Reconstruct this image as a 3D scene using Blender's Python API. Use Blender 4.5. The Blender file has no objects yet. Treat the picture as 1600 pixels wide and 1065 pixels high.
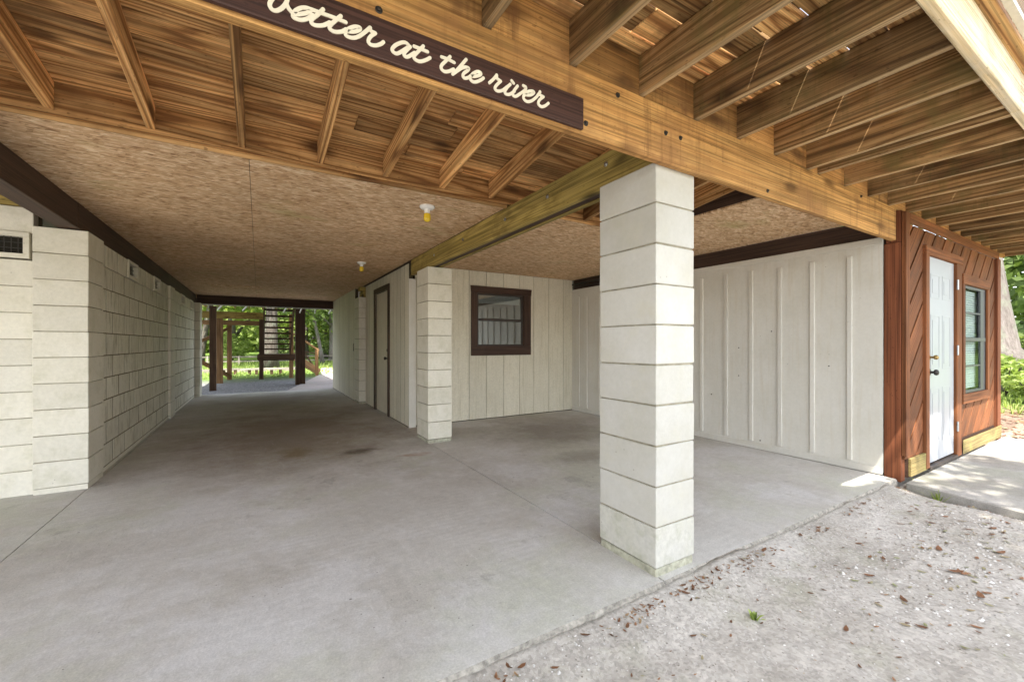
import bpy, bmesh, math, random
from mathutils import Vector, Matrix, noise
R = math.radians
rng = random.Random(7)
sc = bpy.context.scene
col = sc.collection

# ------------------------------------------------------------------ camera
cd = bpy.data.cameras.new("camera")
cam = bpy.data.objects.new("camera", cd); col.objects.link(cam)
F_PX, H0 = 653.0, 1.165
cd.sensor_fit = 'HORIZONTAL'; cd.sensor_width = 36.0
cd.lens = F_PX / 1600 * 36.0
cd.shift_y = 4.5 / 1600
cd.clip_start = 0.05; cd.clip_end = 600
CXW, CYW = -1.691, -1.406
cam.location = (CXW, CYW, H0)
cam.rotation_euler = (R(90), 0, -R(90 - 58.8))
sc.camera = cam

# ------------------------------------------------------------------ light
SUN = Vector((-0.25, -0.42, 0.90)).normalized()
world = bpy.data.worlds.new("World"); sc.world = world; world.use_nodes = True
wn = world.node_tree
sky = wn.nodes.new('ShaderNodeTexSky'); sky.sky_type = 'NISHITA'; sky.sun_disc = False
sky.sun_elevation = math.asin(SUN.z); sky.sun_rotation = math.atan2(SUN.x, SUN.y)
sky.dust_density = 2.0; sky.ozone_density = 1.0
bg = wn.nodes['Background']; bg.inputs['Strength'].default_value = 0.15
hs = wn.nodes.new('ShaderNodeHueSaturation'); hs.inputs['Saturation'].default_value = 0.45   # sky desaturated to cut its blue cast
wn.links.new(sky.outputs[0], hs.inputs['Color']); wn.links.new(hs.outputs[0], bg.inputs['Color'])
sd = bpy.data.lights.new("sun", 'SUN'); sd.energy = 3.0; sd.angle = R(0.53); sd.color = (1.0, 0.95, 0.86)
so = bpy.data.objects.new("sun", sd); col.objects.link(so)
so.rotation_euler = (-SUN).to_track_quat('-Z', 'Y').to_euler()
so.location = (0, -6, 12)
sc.view_settings.view_transform = 'Standard'; sc.view_settings.look = 'None'
sc.view_settings.gamma = 1.0; sc.view_settings.exposure = 2.28
sc.render.engine = 'CYCLES'
sc.cycles.use_denoising = True
sc.cycles.max_bounces = 12; sc.cycles.diffuse_bounces = 8; sc.cycles.transparent_max_bounces = 16

# ------------------------------------------------------------------ node helpers
def node(nt, typ, ins=None, out=0, **props):
    n = nt.nodes.new('ShaderNode' + typ)
    for k, v in props.items(): setattr(n, k, v)
    for k, v in (ins or {}).items():
        s = n.inputs[k]
        if isinstance(v, bpy.types.NodeSocket): nt.links.new(v, s)
        else: s.default_value = v
    return n.outputs[out]
def rgba(c): return (c[0], c[1], c[2], 1)
def ramp(nt, fac, stops, interp='LINEAR'):
    n = nt.nodes.new('ShaderNodeValToRGB'); nt.links.new(fac, n.inputs[0])
    cr = n.color_ramp; cr.interpolation = interp
    while len(cr.elements) < len(stops): cr.elements.new(0.5)
    for e, (p, c) in zip(cr.elements, stops):
        e.position = p; e.color = rgba(c) if hasattr(c, '__len__') else (c, c, c, 1)
    return n.outputs[0]
def mix(nt, fac, a, b, blend='MIX'):
    n = nt.nodes.new('ShaderNodeMix'); n.data_type = 'RGBA'; n.blend_type = blend
    for s, v in ((n.inputs[0], fac), (n.inputs[6], a), (n.inputs[7], b)):
        if isinstance(v, bpy.types.NodeSocket): nt.links.new(v, s)
        elif hasattr(v, '__len__'): s.default_value = rgba(v)
        else: s.default_value = v
    return n.outputs[2]
def math_(nt, op, a, b=0.0, clamp=False):
    n = nt.nodes.new('ShaderNodeMath'); n.operation = op; n.use_clamp = clamp
    for s, v in ((n.inputs[0], a), (n.inputs[1], b)):
        if isinstance(v, bpy.types.NodeSocket): nt.links.new(v, s)
        else: s.default_value = v
    return n.outputs[0]
def vscale(nt, v, s):
    return node(nt, 'VectorMath', {0: v, 1: s}, operation='MULTIPLY')
def vadd(nt, a, b):
    return node(nt, 'VectorMath', {0: a, 1: b}, operation='ADD')
def noise_(nt, v, scale, detail=3, rough=0.55, dist=0.0, out=0):
    return node(nt, 'TexNoise', {'Vector': v, 'Scale': scale, 'Detail': detail, 'Roughness': rough, 'Distortion': dist}, out)
def new_mat(name):
    m = bpy.data.materials.new(name); m.use_nodes = True
    nt = m.node_tree; return m, nt, nt.nodes['Principled BSDF']
def bump(nt, bsdf, h, strength, dist=0.01):
    n = node(nt, 'Bump', {'Height': h, 'Strength': strength, 'Distance': dist})
    nt.links.new(n, bsdf.inputs['Normal'])
def attr(nt, name, out='Vector'):
    n = nt.nodes.new('ShaderNodeAttribute'); n.attribute_name = name; return n.outputs[out]
def setc(nt, bsdf, c, rough=0.7, spec=0.3):
    if isinstance(c, bpy.types.NodeSocket): nt.links.new(c, bsdf.inputs['Base Color'])
    else: bsdf.inputs['Base Color'].default_value = rgba(c)
    if isinstance(rough, bpy.types.NodeSocket): nt.links.new(rough, bsdf.inputs['Roughness'])
    else: bsdf.inputs['Roughness'].default_value = rough
    bsdf.inputs['Specular IOR Level'].default_value = spec

def wood(name, dark, mid, light, rough=0.72, ring=0.8, blotch=None, knots=0.6, var=0.35, grain=1.0, drip=None):
    m, nt, b = new_mat(name)
    g = attr(nt, 'gc'); r = attr(nt, 'rnd', 'Fac')
    oi = node(nt, 'ObjectInfo', out=5) if False else nt.nodes.new('ShaderNodeObjectInfo').outputs['Random']
    off = node(nt, 'CombineXYZ', {0: math_(nt, 'MULTIPLY', oi, 31.7), 1: math_(nt, 'MULTIPLY', oi, 7.3), 2: math_(nt, 'MULTIPLY', oi, 13.1)})
    g = vadd(nt, g, off)
    fib = noise_(nt, vscale(nt, g, (1.6, 75, 75)), 1.0, 4, 0.6)
    warp = noise_(nt, vscale(nt, g, (1.3, 5, 5)), 1.0, 2, out=1)
    fld = noise_(nt, vscale(nt, g, (0.36, 6.5, 6.5)), 1.0, 1.0, .4)
    wv = math_(nt, 'PINGPONG', math_(nt, 'MULTIPLY', fld, 24.0), 1.0)
    c = mix(nt, ring * .75, mid, ramp(nt, wv, [(0.0, dark), (0.12, dark), (0.4, mid), (0.9, light), (1.0, light)]))
    c = mix(nt, 1.0, c, ramp(nt, fib, [(0.3, 0.58), (0.5, 0.98), (0.66, 1.16)]), 'MULTIPLY')
    ln = noise_(nt, vscale(nt, g, (0.7, 150, 150)), 1.0, 2, .5)
    c = mix(nt, 1.0, c, ramp(nt, ln, [(.40, .66), (.5, 1.0), (.62, 1.08)]), 'MULTIPLY')
    if knots:
        kv = node(nt, 'TexVoronoi', {'Vector': vadd(nt, vscale(nt, g, (2.1, 5.5, 5.5)), vscale(nt, warp, (.5, .5, .5))), 'Scale': 1.0, 'Randomness': 1.0})
        kf = ramp(nt, kv, [(0.09, 1.0), (0.19, 0.4), (0.26, 0.0)])
        c = mix(nt, math_(nt, 'MULTIPLY', kf, knots), c, [d * 0.35 for d in dark])
    big = noise_(nt, vscale(nt, g, (1.1, 4, 4)), 1.0, 3, 0.6)
    c = mix(nt, 1.0, c, ramp(nt, big, [(0.28, 0.72), (0.7, 1.18)]), 'MULTIPLY')
    if blotch:
        bn = noise_(nt, vscale(nt, g, (2.6, 3.0, 3.0)), 1.0, 4, 0.7)
        c = mix(nt, math_(nt, 'MULTIPLY', ramp(nt, bn, [(0.5, 0.0), (0.66, 1.0)]), blotch[1]), c, blotch[0])
    if drip:
        dn = noise_(nt, vscale(nt, g, (15, 1.5, 1.3)), 1.0, 4, .7)
        dm = noise_(nt, vscale(nt, g, (2.2, 2.5, 2.5)), 1.0, 3, .6)
        c = mix(nt, math_(nt, 'MULTIPLY', ramp(nt, dn, [(.5, 0.), (.68, 1.)]), ramp(nt, dm, [(.42, .1), (.62, drip[1])])), c, drip[0])
    sp = noise_(nt, vscale(nt, g, (30, 90, 90)), 1.0, 1)
    c = mix(nt, ramp(nt, sp, [(0.68, 0.0), (0.74, 0.5)]), c, [d * .4 for d in dark])
    c = mix(nt, 1.0, c, ramp(nt, r, [(0.0, 1 - var), (1.0, 1 + var)]), 'MULTIPLY')
    setc(nt, b, c, rough, 0.25)
    bump(nt, b, math_(nt, 'ADD', fib, math_(nt, 'MULTIPLY', wv, 0.25)), 0.35 * grain, 0.004)
    return m

def painted(name, base, tint, rough=0.55, chips=0.5, grime=None, wood_grain=False, bumps=0.25, mott=1.0, drip=(7, 7, 7)):
    """painted masonry / siding: base colour with mottling, chips and grime of their own shape"""
    m, nt, b = new_mat(name)
    g = attr(nt, 'gc'); r = attr(nt, 'rnd', 'Fac')
    n1 = noise_(nt, g, 3.2, 5, 0.65)
    c = mix(nt, ramp(nt, n1, [(0.35, 0.0), (0.7, 1.0)]), base, tint)
    n2 = noise_(nt, g, 42, 3, 0.6)
    c = mix(nt, mott, c, mix(nt, 1.0, c, ramp(nt, n2, [(0.3, 0.9), (0.65, 1.05)]), 'MULTIPLY'))
    st = noise_(nt, vscale(nt, g, (1.5, 24, 24) if wood_grain else drip), 1.0, 4, 0.65)
    if grime:
        c = mix(nt, math_(nt, 'MULTIPLY', ramp(nt, st, [(0.52, 0.0), (0.72, 1.0)]), grime[1]), c, grime[0])
    ch = node(nt, 'TexVoronoi', {'Vector': g, 'Scale': 17.0})
    chn = noise_(nt, g, 6, 2)
    f = math_(nt, 'MULTIPLY', ramp(nt, ch, [(0.055, 1.0), (0.10, 0.0)]), ramp(nt, chn, [(0.56, 0.0), (0.6, 1.0)]))
    c = mix(nt, math_(nt, 'MULTIPLY', f, chips), c, (0.16, 0.13, 0.09))
    c = mix(nt, 1.0, c, ramp(nt, r, [(0.0, 0.93), (1.0, 1.05)]), 'MULTIPLY')
    setc(nt, b, c, rough, 0.3)
    fine = noise_(nt, vscale(nt, g, (4, 90, 90)) if wood_grain else vscale(nt, g, (95, 95, 95)), 1.0, 3, 0.6)
    bump(nt, b, math_(nt, 'ADD', fine, math_(nt, 'MULTIPLY', n2, 0.6)), bumps, 0.004)
    return m

def flat(name, c, rough=0.5, spec=0.4, metal=0.0, vary=0.12, scale=30):
    m, nt, b = new_mat(name)
    tc = nt.nodes.new('ShaderNodeTexCoord').outputs['Object']
    n = noise_(nt, tc, scale, 4, 0.6)
    setc(nt, b, mix(nt, 1.0, c, ramp(nt, n, [(0.3, 1 - vary), (0.7, 1 + vary)]), 'MULTIPLY'), rough, spec)
    b.inputs['Metallic'].default_value = metal
    bump(nt, b, n, 0.12, 0.003)
    return m

# ------------------------------------------------------------------ materials
M = {}
M['header'] = wood('golden_beam_wood', (.27, .125, .038), (.43, .23, .076), (.52, .315, .118), ring=.42, blotch=((.25, .125, .048), .7), knots=.8, drip=((.14, .065, .025), .75))
M['porch'] = wood('orange_porch_wood', (.20, .082, .026), (.50, .262, .094), (.64, .38, .16), ring=1.05, blotch=((.20, .095, .035), .5), knots=.9, var=.45)
M['joist'] = wood('brown_joist_wood', (.13, .068, .027), (.285, .168, .07), (.40, .255, .118), ring=.95, blotch=((.15, .125, .045), .65), knots=.8, var=.3, drip=((.12, .10, .035), .6))
M['joist_bottom_lit'] = wood('lit_joist_bottom_wood', (.30, .19, .09), (.40, .27, .14), (.47, .34, .19), ring=.5, knots=.4, var=.2)  # paler joist bottoms: light from the ground below, put into the colour
M['outdeck'] = wood('deck_board_wood', (.20, .085, .027), (.53, .295, .112), (.70, .45, .19), ring=1.1, blotch=((.17, .085, .035), .7), knots=.9, var=.5)
M['rim'] = wood('pale_rim_wood', (.48, .36, .2), (.6, .48, .3), (.66, .56, .39), ring=.5, blotch=((.5, .45, .36), .6), knots=.4, var=.1)
M['yellow'] = wood('olive_beam_wood', (.13, .085, .022), (.36, .265, .075), (.46, .345, .115), ring=.4, blotch=((.12, .08, .025), .6), knots=.9, var=.12)
M['brown'] = wood('dark_brown_stain', (.050, .027, .018), (.068, .038, .026), (.085, .05, .035), rough=.6, ring=.3, knots=0, var=.1, grain=.5)
M['sign'] = wood('sign_brown_paint', (.056, .027, .02), (.068, .033, .025), (.078, .04, .03), rough=.5, ring=.2, knots=0, var=.05, grain=.4)
M['red'] = wood('red_cedar_siding', (.125, .04, .014), (.19, .067, .024), (.25, .096, .036), ring=.35, blotch=((.125, .055, .025), .6), knots=.4, var=.3)
M['redpost'] = wood('dark_red_post_wood', (.13, .042, .018), (.19, .062, .026), (.24, .085, .036), ring=.4, knots=.3, var=.1)
M['kick'] = wood('treated_kick_board_wood', (.17, .125, .045), (.245, .185, .072), (.29, .23, .1), ring=.4, blotch=((.3, .28, .08), .6), knots=.3, var=.1)
M['deckwood'] = wood('grey_brown_deck_wood', (.16, .10, .055), (.24, .155, .085), (.31, .21, .12), ring=.6, knots=.4, var=.25)
M['darkwood'] = wood('dark_rear_post_wood', (.055, .03, .018), (.085, .048, .028), (.115, .068, .04), ring=.5, knots=.3, var=.25)
M['tan'] = wood('rear_stair_wood', (.18, .10, .045), (.28, .16, .072), (.36, .225, .11), ring=.5, knots=.3, var=.2)
M['greyplank'] = wood('weathered_plank_wood', (.2, .17, .14), (.3, .26, .22), (.38, .34, .29), ring=.4, knots=.3, var=.15)
M['block'] = painted('cream_block_paint', (.70, .665, .57), (.64, .605, .50), chips=.35, grime=((.45, .43, .29), .4), mott=.6)
M['blockw'] = painted('white_block_paint', (.52, .505, .465), (.465, .445, .385), chips=.4, grime=((.50, .47, .35), .28), bumps=.3, mott=.4)
M['blockmoss'] = painted('algae_stained_block_paint', (.51, .495, .45), (.45, .435, .36), chips=.9, grime=((.31, .31, .2), .6), mott=1.0, drip=(8, 11, 9), bumps=.5)
M['mortar'] = flat('dirty_mortar', (.19, .165, .11), .9, .1, vary=.4, scale=14)
M['mortarsoft'] = flat('painted_mortar', (.28, .255, .19), .9, .1, vary=.4, scale=14)
M['footing'] = flat('mossy_footing', (.36, .35, .27), .9, .1, vary=.35, scale=25)
M['blockold'] = painted('old_block_paint', (.70, .67, .575), (.63, .60, .49), chips=.5, grime=((.27, .235, .15), .75), mott=.8, drip=(18, 18, 4))
M['siding'] = painted('cream_siding_paint', (.67, .63, .51), (.62, .58, .46), chips=.3, grime=((.42, .38, .25), .5), wood_grain=True)
M['white'] = painted('white_panel_paint', (.64, .62, .565), (.59, .57, .505), chips=.5, grime=((.5, .43, .31), .35), wood_grain=True, bumps=.12, mott=.4)
M['groove'] = flat('siding_groove', (.055, .046, .028), .9, .1, vary=.3)
M['whitedoor'] = flat('white_door_paint', (.375, .39, .41), .35, .4, vary=.03, scale=6)
M['creamdoor'] = flat('cream_door_paint', (.58, .53, .42), .5, .3, vary=.06, scale=6)
M['brass'] = flat('aged_brass', (.36, .25, .1), .3, .5, 1.0)
M['steel'] = flat('galvanised_steel', (.45, .46, .47), .4, .5, 1.0)
M['darkmetal'] = flat('dark_metal', (.05, .045, .04), .5, .4, .6)
M['hole'] = flat('vent_darkness', (.03, .028, .022), .9, .1)
M['slabedge'] = flat('dirty_slab_edge', (.27, .25, .215), .95, .1, vary=.45, scale=40)
M['letter'] = flat('cream_letter_paint', (.72, .66, .52), .5, .3, vary=.05)
M['porcelain'] = flat('white_porcelain', (.78, .77, .74), .25, .5, vary=.03)
M['bulb'] = flat('yellow_bulb_glass', (.72, .50, .03), .2, .5, vary=.08)
M['blind'] = flat('white_blind', (.72, .71, .68), .6, .3, vary=.04)
M['room'] = flat('dim_room_paint', (.34, .31, .25), .9, .1, vary=.1, scale=3)
M['alu'] = flat('bronze_sash_paint', (.045, .034, .028), .45, .4)
M['greysash'] = flat('grey_sash_paint', (.075, .078, .08), .45, .4)
M['plaster'] = flat('pale_trim_paint', (.7, .68, .62), .6, .3, vary=.08)

def glass_mat(name, f=0.35, tint=(.85, .9, .9), k=.5):
    m, nt, b = new_mat(name); nt.nodes.remove(b)
    out = nt.nodes['Material Output']
    gl = node(nt, 'BsdfGlossy', {'Color': rgba((.9, .93, .95)), 'Roughness': .02})
    tr = node(nt, 'BsdfTransparent', {'Color': rgba(tint)})
    lw = node(nt, 'LayerWeight', {'Blend': .45}, out=0)
    fac = math_(nt, 'ADD', math_(nt, 'MULTIPLY', lw, k), f, True)
    mx = node(nt, 'MixShader', {0: fac, 1: tr, 2: gl}); nt.links.new(mx, out.inputs[0])
    return m
M['pane'] = glass_mat('window_glass', .20)
M['pane_clear'] = glass_mat('clear_window_glass', .03, k=.12)

def concrete(name, base, stain, green, pale, dirt=None):
    m, nt, b = new_mat(name)
    p = nt.nodes.new('ShaderNodeTexCoord').outputs['Object']
    w = vadd(nt, p, vscale(nt, noise_(nt, p, 3.0, 4, .7, out=1), (.22, .22, 0)))
    n1 = noise_(nt, w, .75, 7, .68, .3)
    c = mix(nt, ramp(nt, n1, [(.40, 0.), (.62, 1.)]), base, stain)
    n2 = noise_(nt, vadd(nt, w, (9, 3, 1)), .85, 8, .7)
    c = mix(nt, ramp(nt, n2, [(.50, 0.), (.60, .55)]), c, pale)
    n3 = noise_(nt, vadd(nt, w, (-4, 7.6, 2)), .62, 8, .72)
    c = mix(nt, ramp(nt, n3, [(.47, 0.), (.6, .75)]), c, green)
    n5 = noise_(nt, vadd(nt, w, (3, 11, 0)), 1.5, 7, .75)
    c = mix(nt, ramp(nt, n5, [(.60, 0.), (.66, .5)]), c, [q * .66 for q in stain])
    if dirt:   # tracked-in dirt and oil where vehicles stood
        for (dx, dy, sx, sy, cc, am) in dirt:
            q = node(nt, 'VectorMath', {0: vscale(nt, vadd(nt, w, (-dx - .1, -dy - .1, 0)), (1 / sx, 1 / sy, 0))}, out=1, operation='LENGTH')
            q = math_(nt, 'ADD', q, math_(nt, 'MULTIPLY', math_(nt, 'SUBTRACT', noise_(nt, p, 2.2 / max(.2, sx), 7, .75), .5), 1.7))
            c = mix(nt, ramp(nt, q, [(.3, am), (1.0, 0.)]), c, cc)
    br = noise_(nt, vscale(nt, w, (70, 3.0, 1)), 1.0, 4, .75)
    bm_ = noise_(nt, p, .9, 3)
    c = mix(nt, ramp(nt, bm_, [(.45, .05), (.62, .8)]), c, mix(nt, 1.0, c, ramp(nt, br, [(.3, .88), (.7, 1.08)]), 'MULTIPLY'))
    rb = math_(nt, 'PINGPONG', math_(nt, 'ADD', math_(nt, 'MULTIPLY', node(nt, 'SeparateXYZ', {0: p}, out=1), 38.0), math_(nt, 'MULTIPLY', noise_(nt, p, 5, 3), 1.2)), 1.0)
    rm = noise_(nt, vscale(nt, vadd(nt, p, (7, 2, 0)), (1.6, .5, 1)), 1.0, 4, .6)
    c = mix(nt, math_(nt, 'MULTIPLY', ramp(nt, rm, [(.54, 0.), (.64, .16)]), ramp(nt, rb, [(.2, 0.), (.8, 1.)])), c, [q * .8 for q in stain])
    f = noise_(nt, p, 110, 5, .8)
    c = mix(nt, 1.0, c, ramp(nt, f, [(.3, .78), (.7, 1.16)]), 'MULTIPLY')
    f2 = noise_(nt, p, 17, 6, .8)
    c = mix(nt, 1.0, c, ramp(nt, f2, [(.3, .87), (.7, 1.1)]), 'MULTIPLY')
    for sc_, th in ((4.5, .022), (13.0, .032)):
        sp = node(nt, 'TexVoronoi', {'Vector': vadd(nt, p, (sc_, 0, 0)), 'Scale': sc_})
        c = mix(nt, ramp(nt, sp, [(th, .7), (th * 1.7, 0.)]), c, (.10, .085, .07))
    scr = noise_(nt, vscale(nt, vadd(nt, p, (2, 5, 0)), (9, 1.2, 1)), 1.0, 6, .8, 1.2)
    c = mix(nt, ramp(nt, scr, [(.66, 0.), (.70, .4)]), c, [min(.75, q * 1.15) for q in pale])
    setc(nt, b, c, ramp(nt, n2, [(.3, .78), (.7, .62)]), .25)
    bump(nt, b, math_(nt, 'ADD', math_(nt, 'MULTIPLY', f, .5), math_(nt, 'ADD', br, f2)), .3, .004)
    return m
M['slab'] = concrete('carport_concrete', (.57, .555, .52), (.46, .435, .39), (.49, .495, .40), (.65, .645, .64),
    [(-1.3, 4.9, 1.7, 2.6, (.22, .165, .115), .75), (1.7, 3.1, 1.1, 1.1, (.24, .21, .175), .65), (-1.5, 8.6, 1.3, 1.8, (.24, .19, .14), .6), (-.75, 3.35, .28, .14, (.10, .075, .05), .85), (-.3, 2.9, .22, .08, (.36, .22, .13), .6), (-1.35, 3.6, .2, .35, (.22, .17, .09), .7), (1.2, 1.9, .5, .3, (.27, .24, .2), .6)])
M['walk'] = concrete('walkway_concrete', (.34, .325, .30), (.24, .225, .20), (.28, .28, .22), (.41, .395, .375))
M['path'] = concrete('pinkish_path_concrete', (.44, .38, .36), (.38, .33, .31), (.4, .38, .33), (.5, .45, .43))

def osb_mat():
    m, nt, b = new_mat('oriented_strand_board')
    p = nt.nodes.new('ShaderNodeTexCoord').outputs['Object']
    w = noise_(nt, p, 6, 2, out=1)
    pw = vadd(nt, p, vscale(nt, w, (.05, .05, 0)))
    def flakes(rot, sx, sy, off):
        q = node(nt, 'VectorRotate', {'Vector': vadd(nt, pw, off), 'Angle': rot}, rotation_type='Z_AXIS')
        v = nt.nodes.new('ShaderNodeTexVoronoi'); v.inputs['Scale'].default_value = 1.0
        nt.links.new(vscale(nt, q, (sx, sy, 1)), v.inputs['Vector'])
        return node(nt, 'SeparateColor', {0: v.outputs['Color']}), v.outputs['Distance']
    a, da = flakes(.12, 17, 55, (0, 0, 0)); b2, db = flakes(-.45, 19, 52, (3, 5, 0)); c3, dc = flakes(.9, 22, 60, (7, 1, 0))
    f = math_(nt, 'ADD', math_(nt, 'MULTIPLY', a, .5), math_(nt, 'MULTIPLY', b2, .35))
    f = math_(nt, 'ADD', f, math_(nt, 'MULTIPLY', c3, .25))
    c = ramp(nt, f, [(.15, (.34, .19, .095)), (.36, (.60, .38, .21)), (.58, (.65, .43, .255)), (.78, (.78, .565, .36)), (1.0, (.86, .68, .47))])
    fib = noise_(nt, vscale(nt, pw, (9, 130, 1)), 1.0, 3)
    c = mix(nt, 1.0, c, ramp(nt, fib, [(.3, .8), (.7, 1.1)]), 'MULTIPLY')
    dk = noise_(nt, vscale(nt, pw, (22, 75, 1)), 1.0, 2)
    c = mix(nt, ramp(nt, dk, [(.66, 0.), (.72, .75)]), c, (.12, .06, .03))
    bg_ = noise_(nt, p, .8, 4, .6)
    c = mix(nt, 1.0, c, ramp(nt, bg_, [(.3, .86), (.7, 1.1)]), 'MULTIPLY')
    gr = noise_(nt, vscale(nt, vadd(nt, p, (1.7, 2.2, 0)), (1, 1.7, 1)), 1.15, 3, .6)
    c = mix(nt, ramp(nt, gr, [(.6, 0.), (.75, .55)]), c, (.38, .33, .12))
    setc(nt, b, c, .75, .2)
    bump(nt, b, math_(nt, 'ADD', f, dk), .4, .004)
    return m
M['osb'] = osb_mat()

def ground_mat():
    m, nt, b = new_mat('yard_ground')
    p = nt.nodes.new('ShaderNodeTexCoord').outputs['Object']
    xyz = nt.nodes.new('ShaderNodeSeparateXYZ'); nt.links.new(p, xyz.inputs[0])
    n1 = noise_(nt, p, 1.6, 6, .65)
    sand = ramp(nt, n1, [(.3, (.33, .305, .265)), (.5, (.41, .385, .345)), (.7, (.48, .455, .415))])
    n2 = noise_(nt, p, 26, 5, .75)
    sand = mix(nt, 1.0, sand, ramp(nt, n2, [(.3, .82), (.52, 1.0), (.7, 1.1)]), 'MULTIPLY')
    n3 = noise_(nt, vadd(nt, p, (5, 1, 0)), 2.3, 5, .7)
    sand = mix(nt, ramp(nt, n3, [(.54, 0.), (.7, .55)]), sand, (.27, .27, .19))
    pv = nt.nodes.new('ShaderNodeTexVoronoi'); pv.inputs['Scale'].default_value = 85; nt.links.new(p, pv.inputs['Vector'])
    pc = node(nt, 'SeparateColor', {0: pv.outputs['Color']})
    sv = node(nt, 'TexVoronoi', {'Vector': p, 'Scale': 38.0})
    sand = mix(nt, math_(nt, 'MULTIPLY', ramp(nt, sv, [(.10, .8), (.17, 0.)]), ramp(nt, noise_(nt, p, 5, 3), [(.48, 0.), (.58, 1.)])), sand, (.15, .125, .10))
    sand = mix(nt, .45, sand, mix(nt, 1.0, sand, ramp(nt, pc, [(0., .6), (.5, 1.0), (1., 1.3)]), 'MULTIPLY'))
    n4 = noise_(nt, vscale(nt, p, (1, 1, 1)), 7, 4, .7)
    lit = ramp(nt, noise_(nt, p, 34, 3, .7), [(.35, (.12, .075, .05)), (.55, (.27, .17, .12)), (.7, (.36, .25, .18))])
    # far right: leaf litter; back yard: gravel then grass
    rx = math_(nt, 'ADD', xyz.outputs[0], math_(nt, 'MULTIPLY', n4, 2.0))
    c = mix(nt, ramp(nt, math_(nt, 'MULTIPLY', math_(nt, 'SUBTRACT', rx, 6.6), .8), [(0., 0.), (1., .9)]), sand, lit)
    grs = ramp(nt, noise_(nt, p, 3.0, 6, .75), [(.3, (.05, .085, .02)), (.5, (.11, .17, .035)), (.7, (.2, .26, .07))])
    c = mix(nt, ramp(nt, math_(nt, 'MULTIPLY', math_(nt, 'SUBTRACT', rx, 9.6), .9), [(0., 0.), (1., 1.)]), c, grs)
    grav = ramp(nt, noise_(nt, p, 22, 4, .8), [(.32, (.07, .07, .075)), (.5, (.2, .2, .2)), (.7, (.42, .41, .4))])
    ry = math_(nt, 'ADD', xyz.outputs[1], math_(nt, 'MULTIPLY', n4, 2.0))
    back = ramp(nt, math_(nt, 'MULTIPLY', math_(nt, 'SUBTRACT', ry, 7.0), .5), [(0., 0.), (1., 1.)])
    gback = mix(nt, ramp(nt, math_(nt, 'MULTIPLY', math_(nt, 'SUBTRACT', ry, 14.6), .45), [(0., 0.), (1., 1.)]), grav, grs)
    c = mix(nt, back, c, gback)
    setc(nt, b, c, .95, .1)
    bump(nt, b, math_(nt, 'ADD', n2, math_(nt, 'MULTIPLY', pc, .3)), .4, .010)
    return m
M['ground'] = ground_mat()

def leafm(name, stops, trans=.35):
    m, nt, b = new_mat(name)
    r = attr(nt, 'rnd', 'Fac')
    c = ramp(nt, r, stops)
    setc(nt, b, c, .55, .3)
    out = nt.nodes['Material Output']
    tl = node(nt, 'BsdfTranslucent', {'Color': mix(nt, 1.0, c, (1.5, 1.6, .8), 'MULTIPLY')})
    mx = node(nt, 'MixShader', {0: trans, 1: b.outputs[0], 2: tl}); nt.links.new(mx, out.inputs[0])
    return m
M['leaf_dark'] = leafm('dark_foliage', [(0, (.025, .05, .014)), (.6, (.055, .095, .025)), (1, (.10, .15, .04))])
M['leaf_mid'] = leafm('mid_foliage', [(0, (.07, .10, .035)), (.6, (.145, .20, .06)), (1, (.25, .30, .11))])
M['leaf_light'] = leafm('light_foliage', [(0, (.13, .18, .045)), (.6, (.26, .33, .09)), (1, (.40, .46, .17))])
M['litter'] = leafm('dead_leaves', [(0, (.09, .045, .025)), (.4, (.2, .095, .05)), (.7, (.3, .16, .085)), (.9, (.33, .27, .17)), (1, (.24, .25, .12))], .1)
def bark_mat(name, a, b_, c_):
    m, nt, b = new_mat(name)
    g = attr(nt, 'gc')
    n1 = noise_(nt, vscale(nt, g, (4, 16, 16)), 1.0, 6, .7)
    n2 = noise_(nt, g, 2.5, 4, .7)
    c = ramp(nt, n1, [(.3, a), (.5, b_), (.7, c_)])
    c = mix(nt, ramp(nt, n2, [(.5, 0.), (.62, .5)]), c, (.17, .19, .14))
    setc(nt, b, c, .9, .1); bump(nt, b, n1, .8, .03)
    return m
M['bark'] = bark_mat('grey_bark', (.075, .062, .056), (.14, .12, .11), (.2, .175, .165))
M['barkd'] = bark_mat('dark_bark', (.045, .036, .03), (.09, .075, .062), (.15, .13, .115))
M['pebble'] = leafm('pebble_stone', [(0, (.2, .18, .15)), (.5, (.42, .40, .37)), (1, (.62, .6, .57))], 0.0)

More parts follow.
